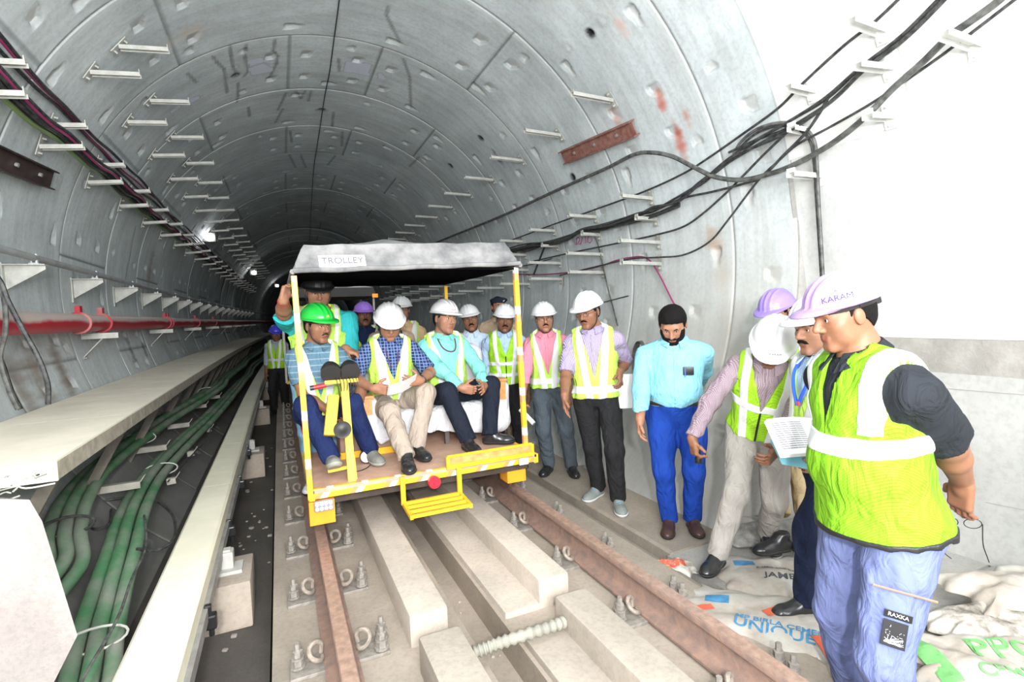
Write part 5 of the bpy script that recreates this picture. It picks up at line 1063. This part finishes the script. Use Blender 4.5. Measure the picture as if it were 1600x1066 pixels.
# ---- on the trolley
teal = fabric('teal_shirt', (.035, .42, .44))
J11 = person('big man in a teal shirt standing behind the driver, head under the canvas roof', place(506, 640, 4.60, -.0), -4, H=1.79, w=1.28, belly=.03, lean=4, head=(8, 14, 0), skin=SK1, shirt=teal, sleeve='elbow', tuck=False, trousers=fabric('light_jeans', (.22, .42, .62)), hat=STRAP, shoes=mat('white_trainer', (.7, .72, .75), .5), arm_w=1.25, seed=12,
            collar=mat('coral_collar', (.62, .10, .10), .8), hands=dict(R=dict(w=hw(441, 462, 3.95), pole=(-1, .2, -.8), d=(.25, -.1, .95), t=(.5, .6, .2), curl=.75), L=dict(w=hw(540, 545, 4.30), pole=(.1, .6, -.5), d=(.7, -.3, -.35), t=(-.5, -.6, 0), curl=.4)), vest=dict(v=-.46, slope=.20, bx=.105, bw=.016, bands=(), hem=-.47, half=.128, m=LIMEP))
for o in list(J11['root'].children):
    pass
J12 = person('driver in a green helmet and lime vest seated at the yellow control post', (-.66, 4.0, .34), 4, H=1.68, w=1.0, lean=3, seat=True, pelvis=(-.68, 4.22, .70), head=(28, 6, 0), skin=SK2, shirt=fabric('grey_blue_polo', (.10, .19, .26), pat='hstripe', col2=(.24, .32, .37)), sleeve='short', trousers=fabric('navy_jeans', (.012, .022, .085)),
            hat=mat('helmet_green', (.02, .50, .06), .3, coat=.3), beard=0, stache=.7, shoes=mat('grey_canvas_shoe', (.20, .20, .18), .7), sole=mat('shoe_sole_grey', (.34, .34, .30), .8), vest=dict(VX, m=LIMEP, v=-.34), seed=13,
            hands=dict(R=dict(w=hw(518, 645, 4.02), pole=(-1, .4, -.4), d=(.75, -.3, -.5), t=(.3, -.5, .8), curl=.4), L=dict(w=hw(560, 640, 3.95), pole=(.9, .3, -.4), d=(-.7, -.3, -.4), t=(-.2, -.5, .8), curl=.5)),
            feet=dict(R=dict(p=hw(520, 737, 3.66), yaw=-2, pitch=28, pole=(-.1, -1, .4)), L=dict(p=(-.36, 3.92, .345), yaw=10, pole=(.25, -1, .3))))
J13 = person('seated man in a blue plaid shirt, white helmet and glasses reading papers on the sofa', (-.10, 4.2, .34), -2, H=1.70, w=1.08, belly=.02, lean=2, seat=True, pelvis=(-.10, 4.33, .705), head=(-2, 26, 0), skin=SK1, shirt=fabric('plaid_shirt', (.035, .085, .30), pat='plaid', col2=(.26, .33, .48)), sleeve='elbow', tuck=False, trousers=fabric('beige_trousers', (.40, .33, .27)),
            hat=WHITE, glasses=True, hair='grey', shoes=blk_shoe, vest=dict(VX, v=-.30, slope=.34, bw=.036, hem=-.46, bands=()), seed=14,
            hands=dict(R=dict(w=hw(584, 607, 3.95), pole=(-.9, .2, -.6), d=(.75, -.45, -.15), t=(.1, -.3, .9), curl=.45), L=dict(w=hw(657, 595, 3.92), pole=(.9, .3, -.5), d=(-.85, -.4, .1), t=(-.1, -.3, .9), curl=.5)),
            feet=dict(R=dict(p=(-.16, 3.60, .345), yaw=-4, pole=(-.12, -1, .45)), L=dict(p=(-.03, 3.84, .345), yaw=14, pole=(.30, -1, .45))))
J14 = person('seated man in a mint shirt and open lime vest holding a phone, on the sofa', (.42, 4.2, .34), 4, H=1.70, w=1.10, belly=.03, lean=0, seat=True, pelvis=(.38, 4.38, .70), head=(18, 4, -4), skin=SK1, shirt=fabric('mint_shirt', (.22, .60, .54)), sleeve='long', tuck=False, trousers=fabric('black_navy', (.012, .016, .028)),
            hat=WHITE, shoes=blk_shoe, vest=dict(VX, v=-.42, slope=.30, hem=-.46, bands=(), bx=.105), seed=15,
            hands=dict(R=dict(w=hw(722, 608, 3.98), pole=(-.9, .3, -.5), d=(.8, -.45, -.2), t=(.1, -.3, .9), curl=.5), L=dict(w=hw(757, 603, 3.98), pole=(.9, .3, -.5), d=(-.45, -.75, -.1), t=(-.3, -.2, .9), curl=.12, spread=.5)),
            feet=dict(R=dict(p=(.37, 3.82, .345), yaw=2, pole=(-.10, -1, .5)), L=dict(p=(.60, 3.90, .345), yaw=58, pole=(.50, -.8, .4))))

# ---- the group standing on the cement sacks at the right
white_shirt = fabric('white_shirt', (.62, .64, .66))
J15 = person('man in a purple helmet, white shirt and khaki trousers behind the bending man', (2.41, 2.60, GZ+.01), -84, H=1.70, w=1.05, head=(-2, 22, 0), skin=SK1, shirt=white_shirt, sleeve='long', trousers=fabric('khaki_trousers', (.50, .38, .22)), hat=mat('helmet_lilac', (.30, .21, .60), .3, coat=.3), shoes=blk_shoe, vest=dict(VZ), seed=16, feet=dict(R=dict(p=onz(1222, 862, -.19), yaw=-20), L=dict(p=onz(1262, 850, -.19), yaw=10)))
J16 = person('bending man in a white helmet and mauve shirt, pointing a torch at the ground', (1.72, 2.20, -.19), -48, H=1.66, w=1.08, lean=26, side=-10, pelvis=(1.80, 2.31, .60), head=(-6, 20, 0), skin=SK2, shirt=fabric('mauve_shirt', (.22, .15, .185), pat='check', col2=(.40, .32, .36)), sleeve='long', trousers=fabric('stone_trousers', (.40, .375, .345)), hat=WHITE, stache=1, shoes=blk_shoe,
            vest=dict(VZ, v=-.26, bands=((-.27, -.22),), bx=.11, hem=-.46), seed=17, hands=dict(R=dict(w=hw(1078, 692, 2.35), pole=(-.3, .6, .2), d=(.05, -.15, -1), t=(-.3, -.9, 0), curl=.7), L=dict(w=hw(1212, 706, 1.98), pole=(.9, .3, -.4), d=(-.75, -.2, -.25), t=(-.2, -.3, .9), curl=.55)),
            feet=dict(R=dict(p=onz(1122, 886, -.19), yaw=-22, pole=(-.6, -1, .3)), L=dict(p=(1.98, 2.40, -.215), yaw=12)))
J17 = person('man with a moustache, white helmet and blue lanyard, holding papers and facing left', (1.62, 1.74, -.20), -106, H=1.58, w=1.05, belly=.02, lean=2, head=(4, 6, 0), skin=(.34, .17, .105), shirt=fabric('ice_shirt', (.45, .60, .75)), sleeve='short', trousers=fabric('navy_trousers', (.012, .018, .045)), hat=WHITE, stache=1.3, shoes=blk_shoe,
            vest=dict(VX, v=-.30, slope=.30), seed=18, hands=dict(L=dict(w=hw(1292, 728, 1.60), pole=(.6, .1, -1), d=(-.85, .25, .05), t=(-.1, .2, .9), curl=.6), R=dict(w=hw(1290, 705, 1.95), pole=(.2, 1, -1), d=(-.85, .1, .1), t=(-.1, -.2, .9), curl=.6)),
            feet=dict(L=dict(p=onz(1262, 962, -.19), yaw=-4), R=dict(p=onz(1330, 915, -.19), yaw=6)))
lav = fabric('lavender_trousers', (.155, .19, .38))
J18 = person('large man in the foreground in a lilac helmet, lime vest and lavender trousers', (1.0, 1.12, -.34), -112, H=1.85, headsc=.96, w=1.12, belly=.03, lean=9, head=(-4, 6, 0), skin=(.27, .125, .075), shirt=fabric('charcoal_polo', (.018, .021, .026)), sleeve='elbow', trousers=lav, hat=mat('helmet_pale_lilac', (.36, .25, .50), .28, coat=.3), hair='short', shoes=blk_shoe, strap=False, arm_w=1.15,
            belt=False, vest=dict(skirt=1.06, vstop=-.2, v=-.20, slope=.2, bx=.132, bw=.030, bands=((-.255, -.195),), hem=-.525, trim=1, m=fabric('lime_mesh_vest', (.20, .45, .02), .7, 'mesh', (.14, .36, .012))), seed=19, q=.85, hands=dict(L=dict(w=hw(1520, 782, 1.04), pole=(.5, -1, -.3), d=(.1, .1, -1), t=(.2, .8, 0), curl=.35), R=dict(w=hw(1522, 770, 1.30), pole=(.8, .9, -.2), d=(.0, -.1, -1), t=(.4, -.4, 0), curl=.35)),
            feet=dict(L=dict(p=(1.02, 1.0, -.34), yaw=4), R=dict(p=(1.18, 1.32, -.34), yaw=0)))
# ============================================================ THINGS HELD AND WORN THINGS' DETAILS
paper = mat('paper', (.84, .84, .84), .7); ink = mat('ink_grey', (.25, .22, .28), .7)
def sheaf(c, x, y, w, h, n, label, curl=.02, lines=True, name='papers'):
    Rm = frame(x, y); c = Vector(c); t = empty(name, tuple(c), label, 'papers'); inv = Vector(c)
    for k in range(n):
        b = MB(); vs = []; nx = 9
        for i in range(nx):
            u = i/(nx-1); zc = curl*math.sin(u*PI*1.1)*(1+.2*k)+.0025*k
            for j in (0, 1): 
                for zz in (0, .0012): vs.append(Rm @ Vector(((u-.5)*w+.004*k, (j-.5)*h+.003*k, zc+zz)))
        fs = []
        for i in range(nx-1):
            a, q = i*4, i*4+4; fs += [(a, q, q+2, a+2), (a+1, a+3, q+3, q+1), (a, a+1, q+1, q), (a+2, q+2, q+3, a+3)]
        fs += [(0, 2, 3, 1), ((nx-1)*4, (nx-1)*4+1, (nx-1)*4+3, (nx-1)*4+2)]; b.add(vs, fs); link('sheet', b.mesh('sheet', paper, False), t)
    if lines:
        b = MB()
        for i in range(13):
            L = .78*w*(.9 if i % 4 == 3 else 1); y_ = h*.40-i*h*.058
            for k in range(6):
                u = .08+.14*k; zc = lambda u_: curl*math.sin(u_*PI*1.1)*(1+.2*(n-1))+.0025*(n-1)+.0022
                b.bar(Rm @ Vector(((u-.5)*w, y_, zc(u))), Rm @ Vector(((u+.13-.5)*w, y_, zc(u+.13))), .0035, .0003, up=tuple(Rm @ Vector((0, 0, 1))))
        link('print', b.mesh('print', ink), t)
    return t
def grip(J, sd, a=.085, b_=.02):
    sh, el, wr, hd, tt = J['arms'][sd][:5]; t_ = unit(tt-hd*(tt@hd)); n = np.cross(hd, t_) if sd == 'L' else np.cross(t_, hd); return wr+hd*a+n*b_, hd, t_, n
sheaf(hw(627, 602, 3.86), (1, .15, .25), (-.1, -.75, .55), .22, .15, 3, 'white papers read by the seated man in the plaid shirt', .012, False)
sheaf(hw(975, 612, 3.40), (.35, -.2, 0), (0, .1, 1), .13, .27, 3, 'papers held at the hip of the man in the striped shirt', .01, False)
sheaf(hw(1246, 686, 1.66), (.95, -.25, -.05), (.15, .62, .75), .27, .19, 4, 'printed sheets held by the man with the blue lanyard', .012, True)
t = sheaf(hw(1240, 712, 1.68), (.95, -.25, -.28), (.15, .75, .62), .20, .15, 1, 'light blue folder under the printed sheets', .004, False, 'folder')
for c in t.children: c.data.materials[0] = mat('folder_blue', (.25, .62, .78), .5)
def roll(a, b_, r, label):
    t = empty('paper_roll', tuple(a), label, 'paper'); q = MB().tube([V_((0, 0, 0)), V_(b_)-a], r, 14); link('roll', q.mesh('roll', paper, True), t); link('inner_edge', MB().tube([(V_(b_)-a)*.995, (V_(b_)-a)*1.004], r*.55, 10).mesh('inner_edge', ink), t)
roll(hw(813, 640, 4.28), hw(834, 662, 4.16), .022, 'rolled white paper held low by the man in the pink shirt')
def phone(c, x, y, label):
    t = empty('phone', tuple(c), label, 'phone'); Rm = frame(x, y); link('casing', MB().box((0, 0, 0), (.072, .145, .009), Rm, .003).mesh('casing', blackp, True), t); link('screen', MB().box(Rm @ Vector((0, 0, .0048)), (.064, .132, .0008), Rm).mesh('screen', mat('screen_glass', (.01, .011, .014), .08), ), t)
gp = grip(J14, 'R'); phone(gp[0], gp[2], gp[1], 'black phone in the hand of the seated man in the mint shirt')
gp = grip(J13, 'R', .06, .018); phone(gp[0], gp[2], gp[1], 'small black phone in the hand of the seated man in plaid')
b = MB(); gp = grip(J16, 'R', .075, .024); a = gp[0]; dd = unit(gp[1]-gp[2]*.25); b.tube([a-dd*.05, a+dd*.035], .014, 12).tube([a+dd*.03, a+dd*.045, a+dd*.075], [.014, .021, .022], 14)
t = empty('torch', tuple(a), 'small black torch in the hand of the bending man', 'torch'); ob = b.build('barrel', blackp, t, smooth=True); MB().tube([a+dd*.0745, a+dd*.077], .018, 14).build('torch_lens', mat('deck_lens', (.85, .86, .85)), t); settle(t)
# spectacles held behind the back
gp = grip(J18, 'L', .17, .01); g = gp[0]; t = empty('held_glasses', tuple(g), 'black spectacles dangling from the fingers of the large man in the foreground', 'spectacles'); b = MB(); ex = unit((.6, -.75, .05)); ez = unit((.25, .1, .28))
for sg in (-1, 1): b.tube([g+ex*(sg*.034)+ex*.026*math.cos(q_)+ez*.019*math.sin(q_) for q_ in np.linspace(0, 2*PI, 18)], .0016, 6)
b.build('lens_frame', blackp, t); b = MB()
for sg in (-1, 1): b = MB(); b.tube(spline([g+ex*sg*.062, g+ex*sg*.064+V_((0, 0, -.075)), g+ex*sg*.062+V_((.01, -.01, -.12)), g+ex*sg*.055+V_((.03, -.015, -.145))], 5), .0018, 6); b.build('temple', blackp, t)
settle(t)

# phone and pens in the breast pocket, lettering on helmets, watches, lanyards
def on_body(J, x, y, z): return J['S']+J['Lc']*x+J['Fc']*y+J['Uc']*z
def patch(J, name, x, y, z, w, h, m_, tk=.006, up=None, bev=.002, par=None):
    Rm = Matrix([tuple(J['Lc']), tuple(J['Fc']), tuple(J['Uc'])]).transposed(); c = on_body(J, x, y, z)-J['base']; return MB().box(tuple(c), (w, tk, h), Rm, bev).build(name, m_, par or J['root'])
t = empty('pocket_phone', tuple(on_body(J1, .085, .158, -.165)), 'black phone sticking out of the breast pocket of the sky blue shirt', 'phone'); Rm = Matrix([tuple(J1['Lc']), tuple(J1['Fc']), tuple(J1['Uc'])]).transposed()
link('casing', MB().box((0, 0, 0), (.072, .010, .058), Rm, .003).mesh('casing', blackp, True), t); link('pen', MB().box(tuple(Rm @ Vector((-.022, .008, -.012))), (.006, .005, .06), Rm).mesh('pen', mat('pen_blue', (.05, .15, .6), .3)), t)
def helmet_text(J, s, x, z, size, m_, az=0, par='safety_helmet'):
    # lettering laid on the dome at angle az about the head's axis, 0 = front
    k = 1.06; a = R_(az); Lh, Fh, Uh = J['Mh']; rad = (.112+.026*abs(math.cos(a)))*k; zz = z; f = math.sqrt(max(.05, 1-((zz-.05)/.118)**2)); r_ = rad*f+.003
    d = Lh*math.sin(a)+Fh*math.cos(a); c = J['Hc']+d*r_+Uh*zz*k; tx = np.cross(Uh, d)*1.; sl = R_(12+ (zz-.05)/.118*38); up = Uh*math.cos(sl)-d*math.sin(sl)
    par_o = next((o for o in J['root'].children if o.name.startswith(par)), J['root']); o = text(s, 'lettering', size, tuple(c-J['base']), frame(tuple(tx), tuple(up)), m_, par_o); return o
ltr = mat('lettering_blue', (.01, .005, .16), .5); ltp = mat('lettering_pink', (.7, .15, .25), .5); ltk = mat('lettering_dark', (.03, .03, .03), .5)
helmet_text(J18, 'KARAM', 0, .080, .028, ltr, 58); helmet_text(J18, '^', 0, .100, .018, ltr, 58)
helmet_text(J16, 'KARAM', 0, .075, .018, ltk, 10)
for J in (J13, J14, J2, J3): helmet_text(J, 'IRCON', 0, .082, .013, ltp, -8 if J is not J2 else 20)
b = MB()
Jx = J12; helmet_text(J12, 'M', 0, .085, .03, mat('badge_yellow', (.85, .6, .1), .5), -6)
def watch(J, sd, m_, r=.031, lab='wristwatch'):
    sh, el, wr = J['arms'][sd][:3]; d = unit(wr-el); c = wr-d*.03; u = unit(np.cross(d, V_((0, 0, 1)))); v = np.cross(d, u); MB().tube([c+u*r*math.cos(a)+v*r*math.sin(a)-J['base'] for a in np.linspace(0, 2*PI, 18)], .006, 6).build(lab, m_, J['root'], smooth=True)
watch(J13, 'L', blackp); watch(J14, 'R', blackp); watch(J11, 'L', blackp, .036); red = mat('red_thread', (.5, .01, .02), .7); watch(J12, 'R', red, .031, 'wrist_thread'); watch(J11, 'R', red, .036, 'wrist_thread'); watch(J18, 'L', mat('dark_skin_band', (.2, .1, .06), .6), .03, 'wristband') if 0 else None
def lanyard(J, pts, m_, r=.004, name='lanyard', card=None):
    P = [on_body(J, *p)-J['base'] for p in pts]; MB().tube(spline(P, 6), r, 6).build(name, m_, J['root'], smooth=True)
lanyard(J14, [(-.07, .02, .05), (-.075, .10, -.01), (-.055, .150, -.07), (0, .165, -.10), (.05, .155, -.085), (.075, .10, -.01), (.07, .02, .05)], mat('lanyard_maroon', (.12, .02, .05), .6), .005)
lanyard(J13, [(-.06, .05, .03), (-.045, .13, -.08), (-.02, .165, -.20)], mat('lanyard_maroon', (.12, .02, .05)), .004); lanyard(J13, [(.06, .05, .03), (.045, .13, -.08), (.03, .165, -.17)], mat('lanyard_maroon', (.12, .02, .05)), .004)
lan = mat('lanyard_blue', (.03, .12, .65), .5); lanyard(J17, [(.062, .05, .045), (.07, .12, -.03), (.05, .152, -.12), (.01, .168, -.21)], lan, .009); lanyard(J17, [(-.062, .05, .045), (-.06, .12, -.04), (-.03, .155, -.12), (.01, .170, -.21)], lan, .009)
patch(J17, 'lanyard_badge', .065, .135, -.055, .022, .022, mat('badge_pink', (.8, .1, .2), .5)); patch(J17, 'lanyard_badge', .02, .172, -.20, .022, .022, mat('badge_pink', (.8, .1, .2)))
patch(J8, 'radio', .02, .14, -.22, .035, .09, blackp, .02); lanyard(J8, [(.09, .10, .02), (.10, .14, -.12), (.09, .145, -.26)], STRAP, .009, 'shoulder_strap')
# cargo patch and pocket zip on the foreground man's thigh; chest mark
hip, kn, ank = J18['legs']['L'][:3]; out = unit(V_((-.80, -.62, .05))); ax_ = unit(kn-hip); Rm = frame(tuple(np.cross(out, ax_)), tuple(-ax_))
cpt = hip+(kn-hip)*.66+out*.104; pm = Rm
def thigh_box(name, px, py, w, h, m_, d=.0): c = cpt+V_(pm @ Vector((px, py, d)))-J18['base']; return MB().box(tuple(c), (w, h, .003), pm, .001).build(name, m_, J18['root'])
lb = thigh_box('brand_label', .0, .05, .075, .024, blackp); text('RAXKA', 'lettering', .017, tuple(cpt+V_(pm @ Vector((0, .05, .0022)))-J18['base']), pm, paper, lb)
pb = thigh_box('print_patch', -.003, -.012, .066, .085, mat('patch_black', (.015, .015, .018), .6)); q = MB(); rs_ = random.Random(4)
for i in range(26): q.bar(*[tuple(cpt+V_(pm @ Vector((-.03+.055*rs_.random(), -.045+.03*rs_.random()**1.5, .0022)))-J18['base']) for _ in (0, 1)], .0015, .0004)
for i in range(16): q.box(tuple(cpt+V_(pm @ Vector((-.028+.05*rs_.random(), -.02+.035*rs_.random(), .0022)))-J18['base']), (.0015, .0015, .0006), pm)
q.build('patch_print', paper, pb); zc = [cpt+V_(pm @ Vector((x, .13+.02*x, .006)))-J18['base'] for x in (-.08, 0, .09)]; MB().tube(zc, .004, 6).build('pocket_zip', mat('zip_brass', (.30, .17, .11), .5), J18['root'])

# ============================================================ CEMENT SACKS
def sack(name, c, rz, w, h, th, m_, label, seed=0, tilt=(0, 0), lump=1., group=None):
    rs = np.random.RandomState(seed); nx, ny = 46, 34; ph = rs.uniform(0, 6, 12); t = empty(name, c, label, 'sack', group, rz); t.rotation_euler = (tilt[0], tilt[1], rz)
    def zf(u, v):
        e = (1-abs(2*u-1)**3.2)*(1-abs(2*v-1)**3.2); wv = .5*math.sin(7*u+ph[0]+2*math.sin(5*v+ph[1]))+.35*math.sin(13*v+ph[2]+2.2*math.sin(6*u+ph[3]))+.3*abs(math.sin(9*u+8*v+ph[4]))+.22*abs(math.sin(17*u-13*v+ph[5]))+.15*abs(math.sin(29*u+11*v+ph[6]))
        return th*max(0, e)**.55*(.75+.22*lump*wv)
    vs = []; 
    for s_ in (1, -1):
        for j in range(ny):
            for i in range(nx):
                u, v = i/(nx-1), j/(ny-1); ex = .012*math.sin(v*9+ph[7])+.008*math.sin(v*23+ph[8]); ey = .012*math.sin(u*8+ph[9])+.008*math.sin(u*21+ph[10])
                vs.append(((u-.5)*w+ex*(2*u-1)*2, (v-.5)*h+ey*(2*v-1)*2, zf(u, v) if s_ > 0 else -.004+.15*zf(u, v)*0))
    N1 = nx*ny; fs = [(j*nx+i, j*nx+i+1, (j+1)*nx+i+1, (j+1)*nx+i) for j in range(ny-1) for i in range(nx-1)]; fs += [tuple(k+N1 for k in reversed(f)) for f in fs]
    bd = [i for i in range(nx)]+[j*nx+nx-1 for j in range(1, ny)]+[(ny-1)*nx+i for i in range(nx-2, -1, -1)]+[j*nx for j in range(ny-2, 0, -1)]; fs += [(a, a+N1, b_+N1, b_) for a, b_ in zip(bd, bd[1:]+bd[:1])]
    link('sackcloth', MB().add(vs, fs).mesh('sackcloth', m_, True), t)
    def drape(me):                      # lay flat print on the sack's surface
        for v in me.vertices:
            u = min(.98, max(.02, v.co.x/w+.5)); q = min(.98, max(.02, v.co.y/h+.5)); v.co.z = zf(u, q)+.003+v.co.z
    def prt(kind, *a):
        if kind == 'text':
            s_, x, y, sz, m2, rot = a; Rm_ = Matrix.Rotation(rot, 3, 'Z'); cu = bpy.data.curves.new('print', 'FONT'); cu.body = s_; cu.size = sz; cu.align_x = 'CENTER'; cu.align_y = 'CENTER'; cu.extrude = .0004; cu.offset = sz*.012; cu.materials.append(m2); ob = bpy.data.objects.new('print', cu); COL.objects.link(ob)
            me = bpy.data.meshes.new_from_object(ob.evaluated_get(bpy.context.evaluated_depsgraph_get())); bpy.data.objects.remove(ob); me.transform(Matrix.Translation((x, y, 0)) @ Rm_.to_4x4())
            bm = bmesh.new(); bm.from_mesh(me); bmesh.ops.triangulate(bm, faces=bm.faces); 
            for _ in range(2): bmesh.ops.subdivide_edges(bm, edges=[e for e in bm.edges if e.calc_length() > .018], cuts=1)
            bm.to_mesh(me); bm.free(); drape(me); me.name = 'print'; link('print', me, t)
        else:
            x0, y0, x1, y1, m2, rot = a; n_ = 14; vv_ = []; Rm_ = Matrix.Rotation(rot, 3, 'Z'); cx, cy = (x0+x1)/2, (y0+y1)/2
            for z_ in (.0006, 0):
                for j in range(n_):
                    for i in range(n_): p = Rm_ @ Vector(((i/(n_-1)-.5)*(x1-x0), (j/(n_-1)-.5)*(y1-y0), 0)); vv_.append((p.x+cx, p.y+cy, z_))
            ff_ = [(j*n_+i, j*n_+i+1, (j+1)*n_+i+1, (j+1)*n_+i) for j in range(n_-1) for i in range(n_-1)]; me = MB().add(vv_, ff_+[tuple(k+n_*n_ for k in reversed(f)) for f in ff_]).mesh('print', m2); drape(me); link('print', me, t)
    return t, prt
sackw = mat('sack_white', (.50, .475, .43), .6, col2=(.36, .31, .26), vscale=5, bump=.5, bscale=14); sackg = mat('sack_grey', (.42, .415, .39), .6, col2=(.15, .14, .13), vscale=7, bump=.7, bscale=18)
porg = mat('print_orange', (.62, .12, .06), .6, var=.2, vscale=9); pblu = mat('print_blue', (.06, .22, .40), .6, var=.2, vscale=30); pgry = mat('print_grey', (.07, .075, .085), .6); pgrn = mat('print_green', (.16, .42, .14), .6, var=.25, vscale=12); pred = mat('print_red', (.72, .12, .12), .6)
def at(px, py, z): p = onz(px, py, z); return (float(p[0]), float(p[1]), float(p[2]))
RT = YAW
sk_, pr_ = sack('cement_sack', at(1204, 972, -.205), -.95, .80, .46, .055, sackw, 'printed cement sack with blue and orange lettering lying beside the right rail', 1)
pr_('text', 'MP BIRLA CEMENT', .06, -.085, .052, pblu, 0); pr_('text', 'UNIQUE', .02, -.14, .095, pblu, 0); pr_('rect', .20, -.20, .38, -.06, porg, .5); pr_('text', 'JACKPOT', .29, -.13, .028, pgry, .5); pr_('rect', -.05, .02, .12, .07, porg, .8); pr_('text', 'PSC', .03, .05, .04, pgry, .8); pr_('rect', -.32, .0, -.20, .07, pblu, .1); pr_('rect', -.36, -.10, -.26, -.05, porg, .6)
sk_, pr_ = sack('cement_sack', at(1215, 905, -.245), -.55, .62, .50, .06, sackw, 'white sack marked JAMBO in grey print under the bending man', 2)
pr_('text', 'JAMBO', .02, -.08, .075, pgry, -.25); pr_('text', 'JUMBO BAG CO', 0, .02, .03, pgry, -.25); pr_('rect', -.22, .08, -.10, .13, pblu, 0)
sk_, pr_ = sack('cement_sack', at(1190, 835, -.23), .35, .55, .42, .07, sackg, 'crumpled grey sack behind the bending man at the foot of the wall', 3, lump=1.8); pr_('text', 'OPC 43', .0, -.02, .05, pgry, .2)
sk_, pr_ = sack('cement_sack', at(1052, 890, -.235), -.4, .22, .16, .05, sackw, 'small crumpled orange and white sack end at the edge of the walkway by the rail', 4, lump=1.6); pr_('rect', -.07, -.05, .08, .05, porg, .3); pr_('text', 'DC', .01, .0, .06, ink, .3)
sk_, pr_ = sack('cement_sack', at(1302, 1030, -.24), -.9, .28, .24, .06, sackg, 'crumpled silver grey sack in front of the lavender trousers', 5, lump=2.)
sk_, pr_ = sack('cement_sack', at(1285, 905, -.235), .1, .5, .4, .05, sackw, 'plain dusty sack beneath the feet of the man with the lanyard', 6)
sk_, pr_ = sack('cement_sack', at(1545, 1048, -.22), -.62, .62, .40, .10, sackw, 'white sack with faded green print at the lower right corner', 7)
pr_('rect', -.28, -.17, -.20, .15, pgrn, .1); pr_('text', 'PPC', .08, .03, .16, pgrn, 0); pr_('text', 'CEMENT', .05, -.12, .08, pgrn, 0)
sk_, pr_ = sack('cement_sack', at(1562, 985, -.20), -.5, .60, .30, .10, mat('sack_dirty', (.62, .58, .52), .7, col2=(.12, .10, .08), vscale=9, bump=.5), 'white sack with dark mud stains, between the green printed one and the topmost white one', 8)
sk_, pr_ = sack('cement_sack', at(1592, 925, -.12), -.42, .62, .34, .09, sackw, 'plain white sack, topmost of the pile against the white wall', 9, lump=1.2)
sk_, pr_ = sack('cement_sack', at(1490, 1050, -.25), -.6, .60, .34, .05, mat('sack_dark', (.10, .085, .07), .7, col2=(.30, .27, .24), vscale=12, bump=.6), 'dark dirty sack under the green printed one', 10)
for i in range(26):
    x, y = random.uniform(-.2, .25), random.uniform(1.7, 3.1); s_ = random.uniform(.004, .011); tag(MB().box((x, y, -.19+s_*.4 if abs(x) > .17 else -.36+s_*.4), (s_*2, s_*1.6, s_), random.uniform(0, 3), bev=s_*.4).build('pebble', pale), 'pebble on the dusty track bed between the plinths', 'pebble', 'pebbles on the track bed')
